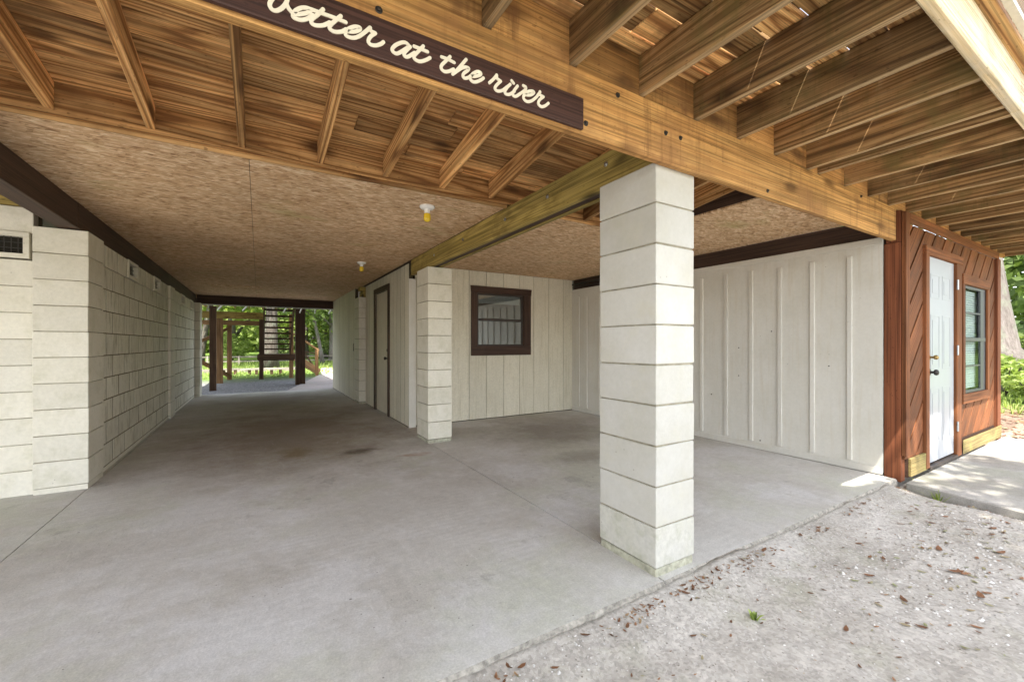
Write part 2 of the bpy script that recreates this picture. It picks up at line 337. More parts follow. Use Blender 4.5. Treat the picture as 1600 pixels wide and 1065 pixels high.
# ------------------------------------------------------------------ mesh builder
class MB:
    def __init__(s): s.v, s.f, s.m, s.g, s.r = [], [], [], [], []
    def add(s, verts, faces, gcs, rnd=None, mat=0):
        o = len(s.v); rnd = rng.random() if rnd is None else rnd
        s.v += [tuple(v) for v in verts]; s.g += [tuple(g) for g in gcs]; s.r += [rnd] * len(verts)
        s.f += [tuple(o + i for i in f) for f in faces]; s.m += [mat] * len(faces)
    def box(s, x0, x1, y0, y1, z0, z1, mat=0, rnd=None, axis=None, tf=None, jit=0.0):
        ds = (x1 - x0, y1 - y0, z1 - z0)
        ax = axis if axis is not None else max(range(3), key=lambda i: ds[i])
        o = [rng.uniform(0, 40) for _ in range(3)]
        order = [ax] + [i for i in range(3) if i != ax]
        vs, gs = [], []
        for x in (x0, x1):
            for y in (y0, y1):
                for z in (z0, z1):
                    p = (x, y, z); q = (x - x0, y - y0, z - z0)
                    gs.append([q[order[k]] + o[k] for k in range(3)])
                    if jit: p = tuple(q_ + rng.uniform(-jit, jit) for q_ in p)
                    vs.append(tf @ Vector(p) if tf is not None else p)
        fs = [(0, 1, 3, 2), (4, 6, 7, 5), (0, 4, 5, 1), (2, 3, 7, 6), (0, 2, 6, 4), (1, 5, 7, 3)]
        s.add(vs, fs, gs, rnd, mat); return s
    def bar(s, a, b, w, h, mat=0, up=(0, 0, 1), rnd=None):
        """rectangular bar from a to b, w across, h along up"""
        a, b = Vector(a), Vector(b); d = (b - a); L = d.length; d.normalize()
        u = Vector(up); side = d.cross(u).normalized(); u = side.cross(d).normalized()
        T = Matrix(((d.x, side.x, u.x, a.x), (d.y, side.y, u.y, a.y), (d.z, side.z, u.z, a.z), (0, 0, 0, 1)))
        return s.box(0, L, -w / 2, w / 2, -h / 2, h / 2, mat, rnd, 0, T)
    def tube(s, pts, rads, n=10, mat=0, rnd=None, cap=True):
        pts = [Vector(p) for p in pts]; vs, gs, fs = [], [], []; o = rng.uniform(0, 30); L = 0
        for i, p in enumerate(pts):
            d = (pts[min(i + 1, len(pts) - 1)] - pts[max(i - 1, 0)]).normalized()
            a = d.cross(Vector((0.31, 0.9, 0.1)) if abs(d.z) > .5 else Vector((0, 0, 1))).normalized(); b = d.cross(a)
            if i: L += (p - pts[i - 1]).length
            for k in range(n):
                t = 2 * math.pi * k / n
                q = a * math.cos(t) + b * math.sin(t)
                vs.append(p + q * rads[i]); gs.append((L + o, q.x * rads[i], q.y * rads[i] + q.z * rads[i]))
        for i in range(len(pts) - 1):
            for k in range(n):
                k2 = (k + 1) % n
                fs.append((i * n + k, i * n + k2, (i + 1) * n + k2, (i + 1) * n + k))
        if cap:
            fs.append(tuple(range(n))[::-1]); fs.append(tuple((len(pts) - 1) * n + k for k in range(n)))
        s.add(vs, fs, gs, rnd, mat); return s
    def lathe(s, c, prof, n=20, mat=0):
        """profile of (radius, z offset) about vertical axis through c"""
        c = Vector(c)
        return s.tube([c + Vector((0, 0, z)) for r, z in prof], [max(r, .0004) for r, z in prof], n, mat)
    def prism(s, poly, y0, y1, mat=0, rnd=None, ang=0.0):
        """polygon in x-z extruded in y; gc runs along direction ang"""
        n = len(poly); ca, sa = math.cos(ang), math.sin(ang); o = [rng.uniform(0, 40) for _ in range(3)]
        vs, gs = [], []
        for y in (y0, y1):
            for x, z in poly:
                vs.append((x, y, z)); gs.append((x * ca + z * sa + o[0], -x * sa + z * ca + o[1], y + o[2]))
        fs = [tuple(range(n)), tuple(range(2 * n - 1, n - 1, -1))]
        fs += [(i, n + i, n + (i + 1) % n, (i + 1) % n) for i in range(n)]
        s.add(vs, fs, gs, rnd, mat); return s
    def build(s, name, mats, parent=None, bevel=0.0, smooth=False, seg=1, origin=None):
        o0 = Vector(origin) if origin is not None else (Vector(parent['_o']) if parent is not None else Vector((0, 0, 0)))
        me = bpy.data.meshes.new(name)
        me.from_pydata([(v[0] - o0.x, v[1] - o0.y, v[2] - o0.z) for v in s.v], [], s.f)
        for m in (mats if isinstance(mats, (list, tuple)) else [mats]): me.materials.append(M[m])
        me.polygons.foreach_set('material_index', s.m)
        a = me.attributes.new('gc', 'FLOAT_VECTOR', 'POINT'); a.data.foreach_set('vector', [c for g in s.g for c in g])
        a = me.attributes.new('rnd', 'FLOAT', 'POINT'); a.data.foreach_set('value', s.r)
        bm = bmesh.new(); bm.from_mesh(me); bmesh.ops.recalc_face_normals(bm, faces=bm.faces) if len(s.f) < 40000 and not getattr(s, 'open', False) else None
        bm.to_mesh(me); bm.free()
        if smooth: me.polygons.foreach_set('use_smooth', [True] * len(me.polygons))
        ob = bpy.data.objects.new(name, me); col.objects.link(ob)
        if parent is not None: ob.parent = parent
        else: ob.location = o0
        ob['_o'] = tuple(o0)
        if bevel:
            bv = ob.modifiers.new('bevel', 'BEVEL'); bv.width = bevel; bv.segments = seg; bv.limit_method = 'ANGLE'; bv.angle_limit = R(40)
            bv.harden_normals = False
        return ob

def tag(o, label, cat, group=None, kind=None):
    o['label'] = label; o['category'] = cat
    if group: o['group'] = group
    if kind: o['kind'] = kind
    return o
def thing(name, label, cat, loc, group=None):
    o = bpy.data.objects.new(name, None); col.objects.link(o); o.location = loc; o.empty_display_size = .1
    o['_o'] = tuple(loc); return tag(o, label, cat, group)
def copy_tree(o, parent=None):
    c = o.copy(); col.objects.link(c)
    if parent is not None: c.parent = parent
    for ch in list(o.children): copy_tree(ch, c)
    return c
def struct(o): o['kind'] = 'structure'; return o
def B(*a, **k): return MB().box(*a, **k)

# ------------------------------------------------------------------ ground
def axis(parts):
    out = []
    for a, b, n in parts: out += [a + (b - a) * i / n for i in range(n)]
    out.append(parts[-1][1]); return out
GX = axis([(-90, -12, 10), (-12, -1.6, 30), (-1.6, 4.0, 150), (4.0, 13, 60), (13, 90, 12)])
GY = axis([(-90, -8, 10), (-8, -1.25, 24), (-1.25, 0.0, 40), (0.0, 10.3, 12), (10.3, 26, 50), (26, 100, 10)])
def ground_z(x, y):
    if -9 < x < 3.02 and -.03 < y < 10.40: return -.16
    if 2.9 < x < 6.4 and y > -.06 and y < 10: return -.16
    z = -.052 + .016 * noise.noise((x * 1.1, y * 1.1, 0)) + .009 * noise.noise((x * 6, y * 6, 3)) + .005 * noise.noise((x * 17, y * 17, 7))
    if 2.8 < x < 6.45 and -3.2 < y < -.02:  # lower under the walkway
        e = min(x - 2.8, 6.45 - x, .15) / .15; z -= .05 * e
    if y < -.03: z += (.040 + .008 * noise.noise((x * 2.3, 2, 0)) + .005 * noise.noise((x * 8, y * 8, 0))) * max(0, 1 - (-.03 - y) / .26)          # swept up against the slab
    if y > 10.3: z += .03
    if y > 20: z += .02 * (y - 20)
    if x > 7 and y < 8: z += .05 * (x - 7)
    return z
g = MB(); nx = len(GX)
g.v = [(x, y, ground_z(x, y)) for y in GY for x in GX]
g.g = g.v; g.r = [0.5] * len(g.v)
g.f = [(j * nx + i, j * nx + i + 1, (j + 1) * nx + i + 1, (j + 1) * nx + i) for j in range(len(GY) - 1) for i in range(nx - 1)]
g.m = [0] * len(g.f)
struct(g.build('ground', 'ground', smooth=True))

# concrete floor: three pours with open joints; front edge slightly worn
fl = MB()
for x0, x1 in ((-9.0, -2.874), (-2.868, .012), (.020, 3.02)):
    n = max(6, int((x1 - x0) / .03))
    top, g2 = [], []
    for i in range(n + 1):
        x = x0 + (x1 - x0) * i / n
        w = .006 * noise.noise((x * 1.3, 1, 0)) + .003 * noise.noise((x * 9, 4, 0)) + .003 * noise.noise((x * 23, 4, 0))
        for y, z in ((-.046 + w, -.12), (-.044 + w, -.012 + .4 * w), (-.034 + w, 0), (10.42, 0), (10.42, -.12)): top.append((x, y, z))
    fs = [(i * 5 + k, (i + 1) * 5 + k, (i + 1) * 5 + k + 1, i * 5 + k + 1) for i in range(n) for k in range(4)]
    fs += [tuple(range(5)), tuple(n * 5 + k for k in range(4, -1, -1))]
    fl.add(top, fs, top)
    fl.m[-len(fs):] = [1 if (q < n * 4 and q % 4 < 2) else 0 for q in range(len(fs))]
struct(fl.build('concrete_floor', ['slab', 'slabedge']))
wk = MB()
wk.prism([(0, 0)] * 0 or [(2.98, 0)], 0, 0) if False else None
wv = [(2.99, -.105), (2.97, -.30), (2.86, -.78), (2.55, -3.0), (6.3, -3.0), (6.33, -.105)]
vs = [(x, y, z) for z in (-.1, -.006) for x, y in wv]; nW = len(wv)
wk.add(vs, [tuple(range(nW))[::-1], tuple(range(nW, 2 * nW))] + [(i, (i + 1) % nW, nW + (i + 1) % nW, nW + i) for i in range(nW)], vs)
struct(wk.build('walkway', 'walk', bevel=.008))
pv_ = [(-1.1, 10.435), (-.55, 12.6), (.36, 16.3), (.62, 19.2), (1.5, 23.5), (4.2, 23.5), (3.2, 19), (2.9, 16), (2.5, 10.435)]
vs = [(x, y, z) for z in (-.12, -.004) for x, y in pv_]; nP = len(pv_)
pm = MB(); pm.add(vs, [tuple(range(nP))[::-1], tuple(range(nP, 2 * nP))] + [(i, (i + 1) % nP, nP + (i + 1) % nP, nP + i) for i in range(nP)], vs)
struct(pm.build('path', 'path'))

# ------------------------------------------------------------------ concrete block work
def block_column(name, label, x0, x1, y0, y1, mat='blockw', courses=10, base=.042, ch=.2033, group=None):
    t = thing(name, label, 'pillar', ((x0 + x1) / 2, (y0 + y1) / 2, 0), group)
    m = MB()
    for i in range(courses):
        j = [rng.uniform(-.0022, .0022) for _ in range(4)]
        z = base + i * ch
        m.box(x0 + j[0], x1 + j[1], y0 + j[2], y1 + j[3], z + .0035, z + ch - .0035, axis=1, jit=.0016, mat=1 if i == 0 and mat == 'blockw' else 0)
    m.build('block_courses', [mat, 'blockmoss'], t, bevel=.005, seg=2)
    B(x0 + .008, x1 - .008, y0 + .008, y1 - .008, base, base + courses * ch - .004).build('mortar_joints', 'mortarsoft', t)
    f = B(x0 + .004, x1 - .003, y0 + .005, y1 - .004, -.03, base - .004); f.build('footing', 'footing', t, bevel=.006)
    return t
block_column('block_pillar', 'white painted concrete block pillar at the front edge of the slab, under the sign beam', 0, .300, 0, .405, group='concrete block pillars')
block_column('block_pillar', 'shorter looking cream block pillar deeper in the carport, beside the brown framed window', 0, .300, 3.28, 3.685, 'block', group='concrete block pillars')
block_column('block_pillar', 'cream block pier between the tunnel door and the far plank siding', -.035, .20, 7.06, 7.5, 'block', group='concrete block pillars')

def block_face(m, axis_, c0, c1, lo, hi, z0, courses, ch=.2033, L=.406, skips=(), jog=0, gp=.0035, gv=None):
    gv = gv or gp
    """running-bond blocks; wall runs along axis_ from lo to hi, thickness c0..c1; skips: (lo,hi,course) holes"""
    for i in range(courses):
        z = z0 + i * ch; p = lo - (L / 2 if (i + jog) % 2 else 0)
        while p < hi:
            a, b = max(p, lo) + gv, min(p + L, hi) - gv
            p += L
            if b - a < .03: continue
            segs = [(a, b)]
            for s0, s1, k in skips:
                if k == i:
                    ns = []
                    for q0, q1 in segs:
                        if s1 <= q0 or s0 >= q1: ns.append((q0, q1))
                        else:
                            if s0 - q0 > .03: ns.append((q0, s0))
                            if q1 - s1 > .03: ns.append((s1, q1))
                    segs = ns
            for q0, q1 in segs:
                j = rng.uniform(-.0015, .0015)
                if axis_ == 'y': m.box(c0, c1 + j, q0, q1, z + gp, z + ch - gp, axis=1)
                else: m.box(q0, q1, c0 + j, c1, z + gp, z + ch - gp, axis=0)

def vent(parent, plane, a0, a1, z0, z1, face, sign=1):
    """screened crawl-space vent: frame + screen, as a part of its wall"""
    f = MB(); w = .035
    def bx(mb, p0, p1, q0, q1, d0, d1, **k):
        if plane == 'x': mb.box(min(face + d0, face + d1), max(face + d0, face + d1), p0, p1, q0, q1, **k)
        else: mb.box(p0, p1, min(face - d0, face - d1), max(face - d0, face - d1), q0, q1, **k)
    for p0, p1, q0, q1 in ((a0, a1, z0, z0 + w), (a0, a1, z1 - w, z1), (a0, a0 + w, z0 + w, z1 - w), (a1 - w, a1, z0 + w, z1 - w)):
        bx(f, p0, p1, q0, q1, -.06, .014)
    fr = f.build('vent', 'block', parent, bevel=.003)
    s = MB(); bx(s, a0 + w, a1 - w, z0 + w, z1 - w, -.06, -.05); s.build('vent_recess', 'hole', fr)
    s = MB(); nv = int((a1 - a0 - 2 * w) / .036)
    for i in range(1, nv): bx(s, a0 + w + i * (a1 - a0 - 2 * w) / nv - .0025, a0 + w + i * (a1 - a0 - 2 * w) / nv + .0025, z0 + w, z1 - w, -.028, -.024)
    nh = int((z1 - z0 - 2 * w) / .036)
    for i in range(1, nh): bx(s, a0 + w, a1 - w, z0 + w + i * (z1 - z0 - 2 * w) / nh - .0025, z0 + w + i * (z1 - z0 - 2 * w) / nh + .0025, -.022, -.018)
    s.build('grille', 'darkmetal', fr)

# left tunnel wall
XW = -2.898
lw = thing('block_wall', 'long cream concrete block wall with small vents along the left side of the tunnel', 'wall', (-3.0, 6.9, 0))
GRP = .0065
holes = [(4.56, 4.98, 9), (5.86, 6.28, 9), (8.15, 8.57, 9), (9.30, 9.72, 9)]
m = MB(); block_face(m, 'y', XW - .15, XW, 3.64, 10.02, .042, 10, skips=holes, gp=.0055, gv=.011); m.build('block_courses', 'blockold', lw, bevel=.0015)
B(XW - .14, XW - .0018, 3.64, 10.02, .0385, 1.86).build('mortar_joints', 'mortar', lw)
B(XW - .14, XW - .07, 3.64, 10.02, 1.862, 2.07).build('mortar_backing', 'mortar', lw)
B(XW - .15, XW - .001, 3.64, 10.02, -.02, .036).build('footing', 'block', lw)
for a0, a1, _ in holes: vent(lw, 'x', a0 + .005, a1 - .005, 1.878, 2.072, XW)
def pilaster(parent, x0, x1, y0, y1, courses=10):
    m = MB()
    for i in range(courses):
        j = [rng.uniform(-.002, .002) for _ in range(2)]; z = .042 + i * .2033
        m.box(x0, x1 + j[0], y0 + j[1], y1, z + .003, z + .2003, axis=0, jit=.0014)
    p = m.build('pilaster', 'block', parent, bevel=.005, seg=2)
    B(x0 + .01, x1 - .007, y0 + .007, y1 - .01, -.02, .042 + courses * .2033 - .005).build('pilaster_joints', 'mortarsoft', p)
    B(x0 + .004, x1 - .004, y0 + .004, y1 - .004, -.03, .04).build('pilaster_footing', 'block', p)
pilaster(lw, -3.18, -2.866, 3.245, 3.632)
pilaster(lw, -3.1, XW + .03, 6.93, 7.33)
pilaster(lw, -3.15, -2.80, 10.03, 10.42)
# wall facing the drive at far left
fw = thing('block_wall', 'cream block wall with a screened vent facing the yard at the left edge', 'wall', (-5, 3.35, 0))
m = MB(); block_face(m, 'x', 3.29, 3.45, -9.0, -3.184, -.018, 11, skips=[(-3.61, -3.20, 9)], jog=1, L=30, gp=.0025)
m.build('block_courses', 'block', fw, bevel=.004)
B(-9, -3.184, 3.296, 3.44, -.02, 1.81).build('mortar_joints', 'mortarsoft', fw)
B(-9, -3.184, 3.37, 3.44, 1.812, 2.21).build('mortar_backing', 'mortar', fw)
vent(fw, 'y', -3.605, -3.205, 1.822, 2.022, 3.29)

B(-9, -3.06, 3.31, 3.36, 2.222, 2.2985).build('top_plate', 'yellow', fw)
# ------------------------------------------------------------------ beams
hb = thing('header_beam', 'golden weathered timber beam crossing the carport front, carrying the brown sign', 'beam', (0, -.03, 2.05))
B(-5.2, 2.972, -.050, -.010, 2.050, 2.322).build('front_board', 'header', hb, bevel=.004)
B(-5.2, 2.96, -.008, -.0025, 2.056, 2.318).build('back_board', 'header', hb)
def bolt(parent, p, ax, r=.013, mat='darkmetal'):
    d = Vector(ax); m = MB(); p = Vector(p)
    m.tube([p - d * .01, p + d * .002, p + d * .003], [r * 1.7, r * 1.7, r * 1.3], 12); m.tube([p + d * .002, p + d * .009, p + d * .01], [r, r, r * .6], 6, 1)
    m.build('bolt', [mat, mat], parent)
for x, z in ((-.317, 2.277), (-.504, 2.100), (.006, 2.192), (.117, 2.196), (-1.365, 2.225), (.928, 2.085), (2.258, 2.295)): bolt(hb, (x, -.050, z), (0, -1, 0), .007)

# sign with script lettering
sg = thing('sign_board', 'dark brown painted board sign with cream script lettering on the front beam', 'sign', (-1.5, -.06, 2.06))
B(-3.9, -.530, -.068, -.0515, 2.060, 2.190).build('board', 'sign', sg, bevel=.004, seg=2)
FX, FY = math.cos(R(58.8)), math.sin(R(58.8)); RX, RY = FY, -FX
def on_sign(u, v, Y):
    l = (u - 800) / F_PX; dx, dy, dz = FX + RX * l, FY + RY * l, -(v - 537) / F_PX
    t = (Y - CYW) / dy; return (CXW + dx * t, H0 + dz * t)
STROKES = [
 ((400, 0), 7.619, [
  [(400,-190),(300,-110),(200,-20),(163,50),(190,110),(245,127),(310,95),(362,30),(372,-30),(340,-45)],
  [(362,40),(380,85),(408,125),(450,165)],
  [(450,172),(540,167),(620,150),(652,120),(610,96),(540,95),(470,130),(440,180),(460,215),(540,237),(620,220),(680,180)],
  [(800,112),(740,170),(672,225),(660,270),(710,302),(800,302),(880,268)],
  [(655,112),(760,150),(900,200),(985,232),(1068,266)],
  [(1010,192),(940,250),(880,310),(885,350),(940,380),(1020,378),(1075,350)],
  [(1070,372),(1160,378),(1230,358),(1237,328),(1180,316),(1110,340),(1065,385),(1085,430),(1160,450),(1230,430),(1300,380),(1360,328)],
  [(1360,328),(1362,362),(1422,395)], [(1422,395),(1365,435),(1338,490),(1365,530),(1430,541),(1490,522),(1518,500)]]),
 ((600, 50), 10.0, [
  [(400,225),(345,170),(280,165),(185,205),(130,265),(150,315),(210,337),(300,290),(400,225)],
  [(412,232),(350,290),(315,340),(330,380),(375,388),(440,350),(480,325)],
  [(615,222),(540,300),(475,370),(480,420),(540,457),(600,457),(670,432),(718,405)], [(472,225),(580,268),(680,310)],
  [(1035,385),(970,450),(903,520),(900,575),(950,617),(1020,612),(1090,580)], [(902,390),(1000,425),(1098,477)],
  [(1285,430),(1200,530),(1120,620),(1075,657)], [(1100,640),(1200,572),(1270,550),(1325,568),(1305,605),(1250,645),(1235,690),(1265,722),(1320,712),(1365,680)],
  [(1350,692),(1430,693),(1505,670),(1512,640),(1470,620),(1410,640),(1360,690),(1350,735),(1390,777),(1450,778),(1520,747),(1555,720)]]),
 ((680, 70), 8.421, [
  [(715,500),(770,450),(810,400)], [(810,400),(815,442),(862,480)], [(862,480),(810,530),(788,572),(820,607),(880,602),(940,560),(965,540)],
  [(990,520),(950,560),(920,610),(930,645),(980,652),(1045,610)], [(1008,472),(1034,506)],
  [(1085,542),(1042,600),(1022,652),(1055,680),(1110,650),(1178,600),(1195,560),(1160,537)],
  [(1180,657),(1250,662),(1300,632),(1280,610),(1220,617),(1172,660),(1165,707),(1210,747),(1270,737),(1330,690),(1380,625)],
  [(1380,618),(1376,655),(1425,685)], [(1425,685),(1370,730),(1360,780),(1400,815),(1450,802),(1490,770)]])]
lt = MB(); k = 0
def smooth_line(P, n=6):
    P = [Vector(p) for p in P]; out = []
    Q = [P[0] * 2 - P[1]] + P + [P[-1] * 2 - P[-2]]
    for i in range(1, len(Q) - 2):
        a, b, c, d = Q[i - 1:i + 3]
        for s in range(n):
            t = s / n
            out.append(.5 * ((2 * b) + (c - a) * t + (2 * a - 5 * b + 4 * c - d) * t * t + (3 * b - 3 * c + d - a) * t ** 3))
    out.append(P[-1]); return out
for (ou, ov), zsc, strokes in STROKES:
    for st in strokes:
        k += 1; yf = -.0700 - .00018 * (k % 7)
        pts = smooth_line([on_sign(ou + a / zsc, ov + b_ / zsc, -.0705) for a, b_ in st])
        pts = [p for i, p in enumerate(pts) if i == 0 or (p - pts[i - 1]).length > 1e-5]
        hw = .0055; vs = []
        L = [];  Rr = []
        for i, p in enumerate(pts):
            d = (pts[min(i + 1, len(pts) - 1)] - pts[max(i - 1, 0)]).normalized(); nrm = Vector((-d.y, d.x))
            L.append(p + nrm * hw); Rr.append(p - nrm * hw)
        def quad(a, b_, c, d):
            q = [a, b_, c, d]; lt.add([(x.x, yy, x.y) for yy in (yf, -.0675) for x in q], [(0, 1, 2, 3), (7, 6, 5, 4), (0, 4, 5, 1), (1, 5, 6, 2), (2, 6, 7, 3), (3, 7, 4, 0)], [(0, 0, 0)] * 8)
        n = len(pts); front = [(q.x, yf, q.y) for q in L + Rr]; back = [(q.x, -.0675, q.y) for q in L + Rr]
        fs = []
        for i in range(n - 1):
            fs += [(i, i + 1, n + i + 1, n + i), (i, 2 * n + i, 2 * n + i + 1, i + 1), (n + i, n + i + 1, 3 * n + i + 1, 3 * n + i)]
        lt.add(front + back, fs, [(0, 0, 0)] * (4 * n))
        for c in (pts[0], pts[-1]):                                   # round stroke ends
            kk = 14; cir = [(c.x + hw * math.cos(2 * math.pi * q / kk), c.y + hw * math.sin(2 * math.pi * q / kk)) for q in range(kk)]
            yc = yf - (.00005 if c is pts[0] else .0001)
            lt.add([(x, yc, z) for x, z in cir] + [(x, -.0675, z) for x, z in cir], [tuple(range(kk))] + [(i, (i + 1) % kk, kk + (i + 1) % kk, kk + i) for i in range(kk)], [(0, 0, 0)] * (2 * kk))
lt.build('lettering', 'letter', sg)

yb = thing('cross_beam', 'olive yellow timber beam running back over the two block pillars', 'beam', (.1, 2, 2.08))
B(.045, .083, .0, 4.06, 2.078, 2.283).build('yellow_board', 'yellow', yb, bevel=.003)
B(.086, .150, .02, 4.06, 2.088, 2.283).build('dark_board', 'brown', yb)
B(.153, .190, .02, 3.9, 2.079, 2.283).build('inner_board', 'yellow', yb, bevel=.003)
for y, z in ((.40, 2.215), (.98, 2.2), (1.57, 2.19), (2.4, 2.2), (3.2, 2.19)): bolt(yb, (.045, y, z), (-1, 0, 0), .009, 'steel')
sb = thing('side_beam', 'dark brown painted beam along the top of the left block wall', 'beam', (-3, 5, 2.1))
B(-3.05, -2.912, 3.2, 10.4, 2.080, 2.2825).build('beam_length', 'brown', sb, bevel=.003)
B(-3.05, -2.914, -.0, 3.196, 2.080, 2.2825).build('beam_length', 'brown', sb, bevel=.003)
eb = thing('end_beam', 'dark brown beam spanning the far opening of the tunnel', 'beam', (-1.4, 10.45, 2.1))
B(-2.9, .03, 10.42, 10.56, 2.086, 2.302).build('beam_length', 'brown', eb, bevel=.003)
B(-2.8, .03, 10.565, 10.6, 2.066, 2.10).build('pale_trim', 'plaster', eb)
m = MB()
for x in (-2.45, -1.95, -1.1, -.75, -.42, -.05): m.bar((x, 10.63, 2.07), (x + rng.uniform(-.1, .1), 10.75, 1.97), .022, .03)
m.build('hanger_bracket', 'plaster', eb)
rb = thing('wall_beam', 'dark brown beam in the gap above the white batten wall', 'beam', (3.1, 2, 2.1))
B(3.062, 3.16, -.0, 4.34, 2.114, 2.2825).build('beam_length', 'brown', rb)
m = MB(); m.tube([(3.03, 3.5, 2.20), (3.03, 3.9, 2.205), (3.03, 4.33, 2.2)], [.018] * 3, 10); m.tube([(3.035, 3.5, 2.15), (3.035, 4.33, 2.155)], [.012] * 2, 8)
m.build('pipe', 'darkmetal', rb)

# ------------------------------------------------------------------ ceilings
ce = thing('strand_board_ceiling', 'mottled tan strand board ceiling over the carport and tunnel', 'ceiling', (-1, 5, 2.28))
m = MB()
def panels(x0, x1, y0, y1, xs, ys):
    X = [x0] + [x for x in xs if x0 + .02 < x < x1 - .02] + [x1]; Y = [y0] + [y for y in ys if y0 + .02 < y < y1 - .02] + [y1]
    for i in range(len(X) - 1):
        for j in range(len(Y) - 1): m.box(X[i] + .0015, X[i + 1] - .0015, Y[j] + .0015, Y[j + 1] - .0015, 2.2835, 2.296)
YS = [3.97, 6.41, 8.85]
panels(-2.97, .043, 1.572, 10.415, [-1.742, -.522], YS)
m.build('left_panels', 'osb', ce)
m = MB(); panels(.195, 3.06, 1.572, 4.355, [1.42, 2.64], YS); panels(1.60, 3.06, .012, 1.569, [2.64], []); m.build('right_panels', 'osb', ce)
B(-9, 6.2, 1.575, 10.5, 2.300, 5.4).build('unseen_upper_storey', 'brown', ce)  # unseen upper storey, added at full height to shade the rear yard
m = MB(); m.box(-2.50, -1.62, 8.24, 8.255, 2.272, 2.2832); m.box(-2.50, -1.62, 8.58, 8.59, 2.276, 2.2832); m.build('hatch_trim', 'osb', ce)
m = MB(); m.tube([(-2.9, 1.545, 2.286), (.04, 1.545, 2.286)], [.0165] * 2, 10); m.tube([(.2, 1.545, 2.286), (1.58, 1.545, 2.286)], [.0165] * 2, 10)
m.build('edge_moulding', 'porch', ce)

# porch underside behind the header (slopes up to the front)
po = thing('porch_underside', 'orange brown underside of the porch deck with joists behind the front beam', 'porch', (-1.4, .8, 2.3))
def jz(y): return 2.322 + (1.53 - y) * .128
def sloped(mb, x0, x1, y0, y1, d0, d1, ax, rnd=None):
    o = [rng.uniform(0, 40) for _ in range(3)]; vs, gs = [], []
    for x in (x0, x1):
        for y in (y0, y1):
            for d in (d0, d1):
                vs.append((x, y, jz(y) + d)); q = (x - x0, y - y0, d - d0)
                gs.append((q[ax] + o[0], q[1 - ax] + o[1], q[2] + o[2]))
    mb.add(vs, [(0, 1, 3, 2), (4, 6, 7, 5), (0, 4, 5, 1), (2, 3, 7, 6), (0, 2, 6, 4), (1, 5, 7, 3)], gs, rnd)
for x in (-3.83, -3.41, -3.0, -2.575, -2.19, -1.777, -1.352, -.938, -.525, -.112):
    m = MB(); sloped(m, x - .019, x + .019, .045, 1.532, 0, .138, 1); m.build('joist', 'porch', po, bevel=.003)
for x in (.46, .87, 1.28):
    m = MB(); sloped(m, x - .019, x + .019, .045, 1.532, -.03, .138, 1); m.build('joist', 'porch', po, bevel=.003)
m = MB(); y = .02
while y < 1.56:
    w = .137; x = -5.0 + rng.uniform(0, .8)
    cuts = [-5.2, -3.6 + rng.uniform(-.5, .5), -.9 + rng.uniform(-.6, .6), 1.62]
    for a, b_ in zip(cuts, cuts[1:]): sloped(m, a + .001, b_ - .001, y, min(y + w, 1.568), .14, .166, 0)
    y += w + .008
m.build('deck_boards', 'porch', po, bevel=.004)
m = MB(); sloped(m, -5.2, 1.61, .05, 1.56, .172, .18, 0); m.build('roof_felt', 'hole', po)
B(-5.2, 1.578, 1.534, 1.57, 2.300, 2.47).build('rim_board', 'porch', po, bevel=.002)
m = MB(); sloped(m, 1.581, 1.598, .044, 1.533, -.045, .139, 1); m.build('side_board', 'porch', po)
B(1.60, 3.06, .012, 1.569, 2.300, 2.66).build('cover_board', 'brown', po)
B(-5.2, 1.62, .006, .042, 2.325, 2.655).build('front_ledger', 'porch', po)

# ------------------------------------------------------------------ outer deck with railing
dk = thing('deck', 'wooden deck overhanging the yard with close set joists and a pale outer rim', 'deck', (1.5, -.45, 2.33))
JX = [-5.9, -5.07, -4.25, -3.43, -3.02, -2.61, -2.2, -1.79, -1.38, -.97, -.56, -.14, .265, .655, 1.052, 1.462, 1.622, 2.03, 2.45, 2.86, 3.27, 3.68, 4.09, 4.50, 4.91, 5.32, 5.73, 6.14, 6.5, 6.9]
for x in JX:
    zo = rng.uniform(-.004, .004)
    m = B(x - .019, x + .019, -.900, -.0025, 2.336 + zo, 2.519, jit=.0012); m.m[4] = 1; m.build('joist', ['joist', 'joist_bottom_lit'], dk, bevel=.003)
xs = [x for x in JX]
m = MB()
for a, b_ in zip(xs, xs[1:]): m.box(a + .020, b_ - .020, -.034, .002, 2.326, 2.520)
m.build('blocking', 'header', dk)
B(-6.2, 1.55, -.940, -.902, 2.326, 2.521).build('rim_beam', 'rim', dk, bevel=.003)
r2 = B(1.553, 7.2, -.940, -.902, 2.326, 2.521); r2.build('rim_beam', 'rim', dk, bevel=.003)
m = MB(); y = -.985
while y < -.0:
    cuts = [-6.2, -.9 + rng.uniform(-.7, .7), 2.0 + rng.uniform(-.8, .8), 4.6 + rng.uniform(-.6, .6), 7.2]
    e = min(y + .137, .0)
    for a, b_ in zip(cuts, cuts[1:]): m.box(a + .0015, b_ - .0015, y, e, 2.523, 2.548)
    wide = -.6 < e < -.38
    if wide:                                              # gap widened for sun streaks on some joists; filler strips added elsewhere
        q = -6.2
        for jx in (.265, .655, 1.052, 1.462, 2.45, 3.27):
            m.box(q, jx - .075, e - .001, e + .0075, 2.5245, 2.5465); q = jx + .03
        m.box(q, 7.2, e - .001, e + .0075, 2.5245, 2.5465)
    y = e + (.0135 if wide else .0065)
m.build('deck_boards', 'outdeck', dk, bevel=.003)
B(-6.2, 7.2, -.940, -.912, 2.5495, 2.660).build('toe_board', 'yellow', dk)
B(-6.2, 7.2, -.985, -.958, 2.640, 2.664).build('bottom_rail', 'plaster', dk)
B(-6.2, 7.2, -.975, -.950, 2.70, 2.82).build('lower_board', 'deckwood', dk)
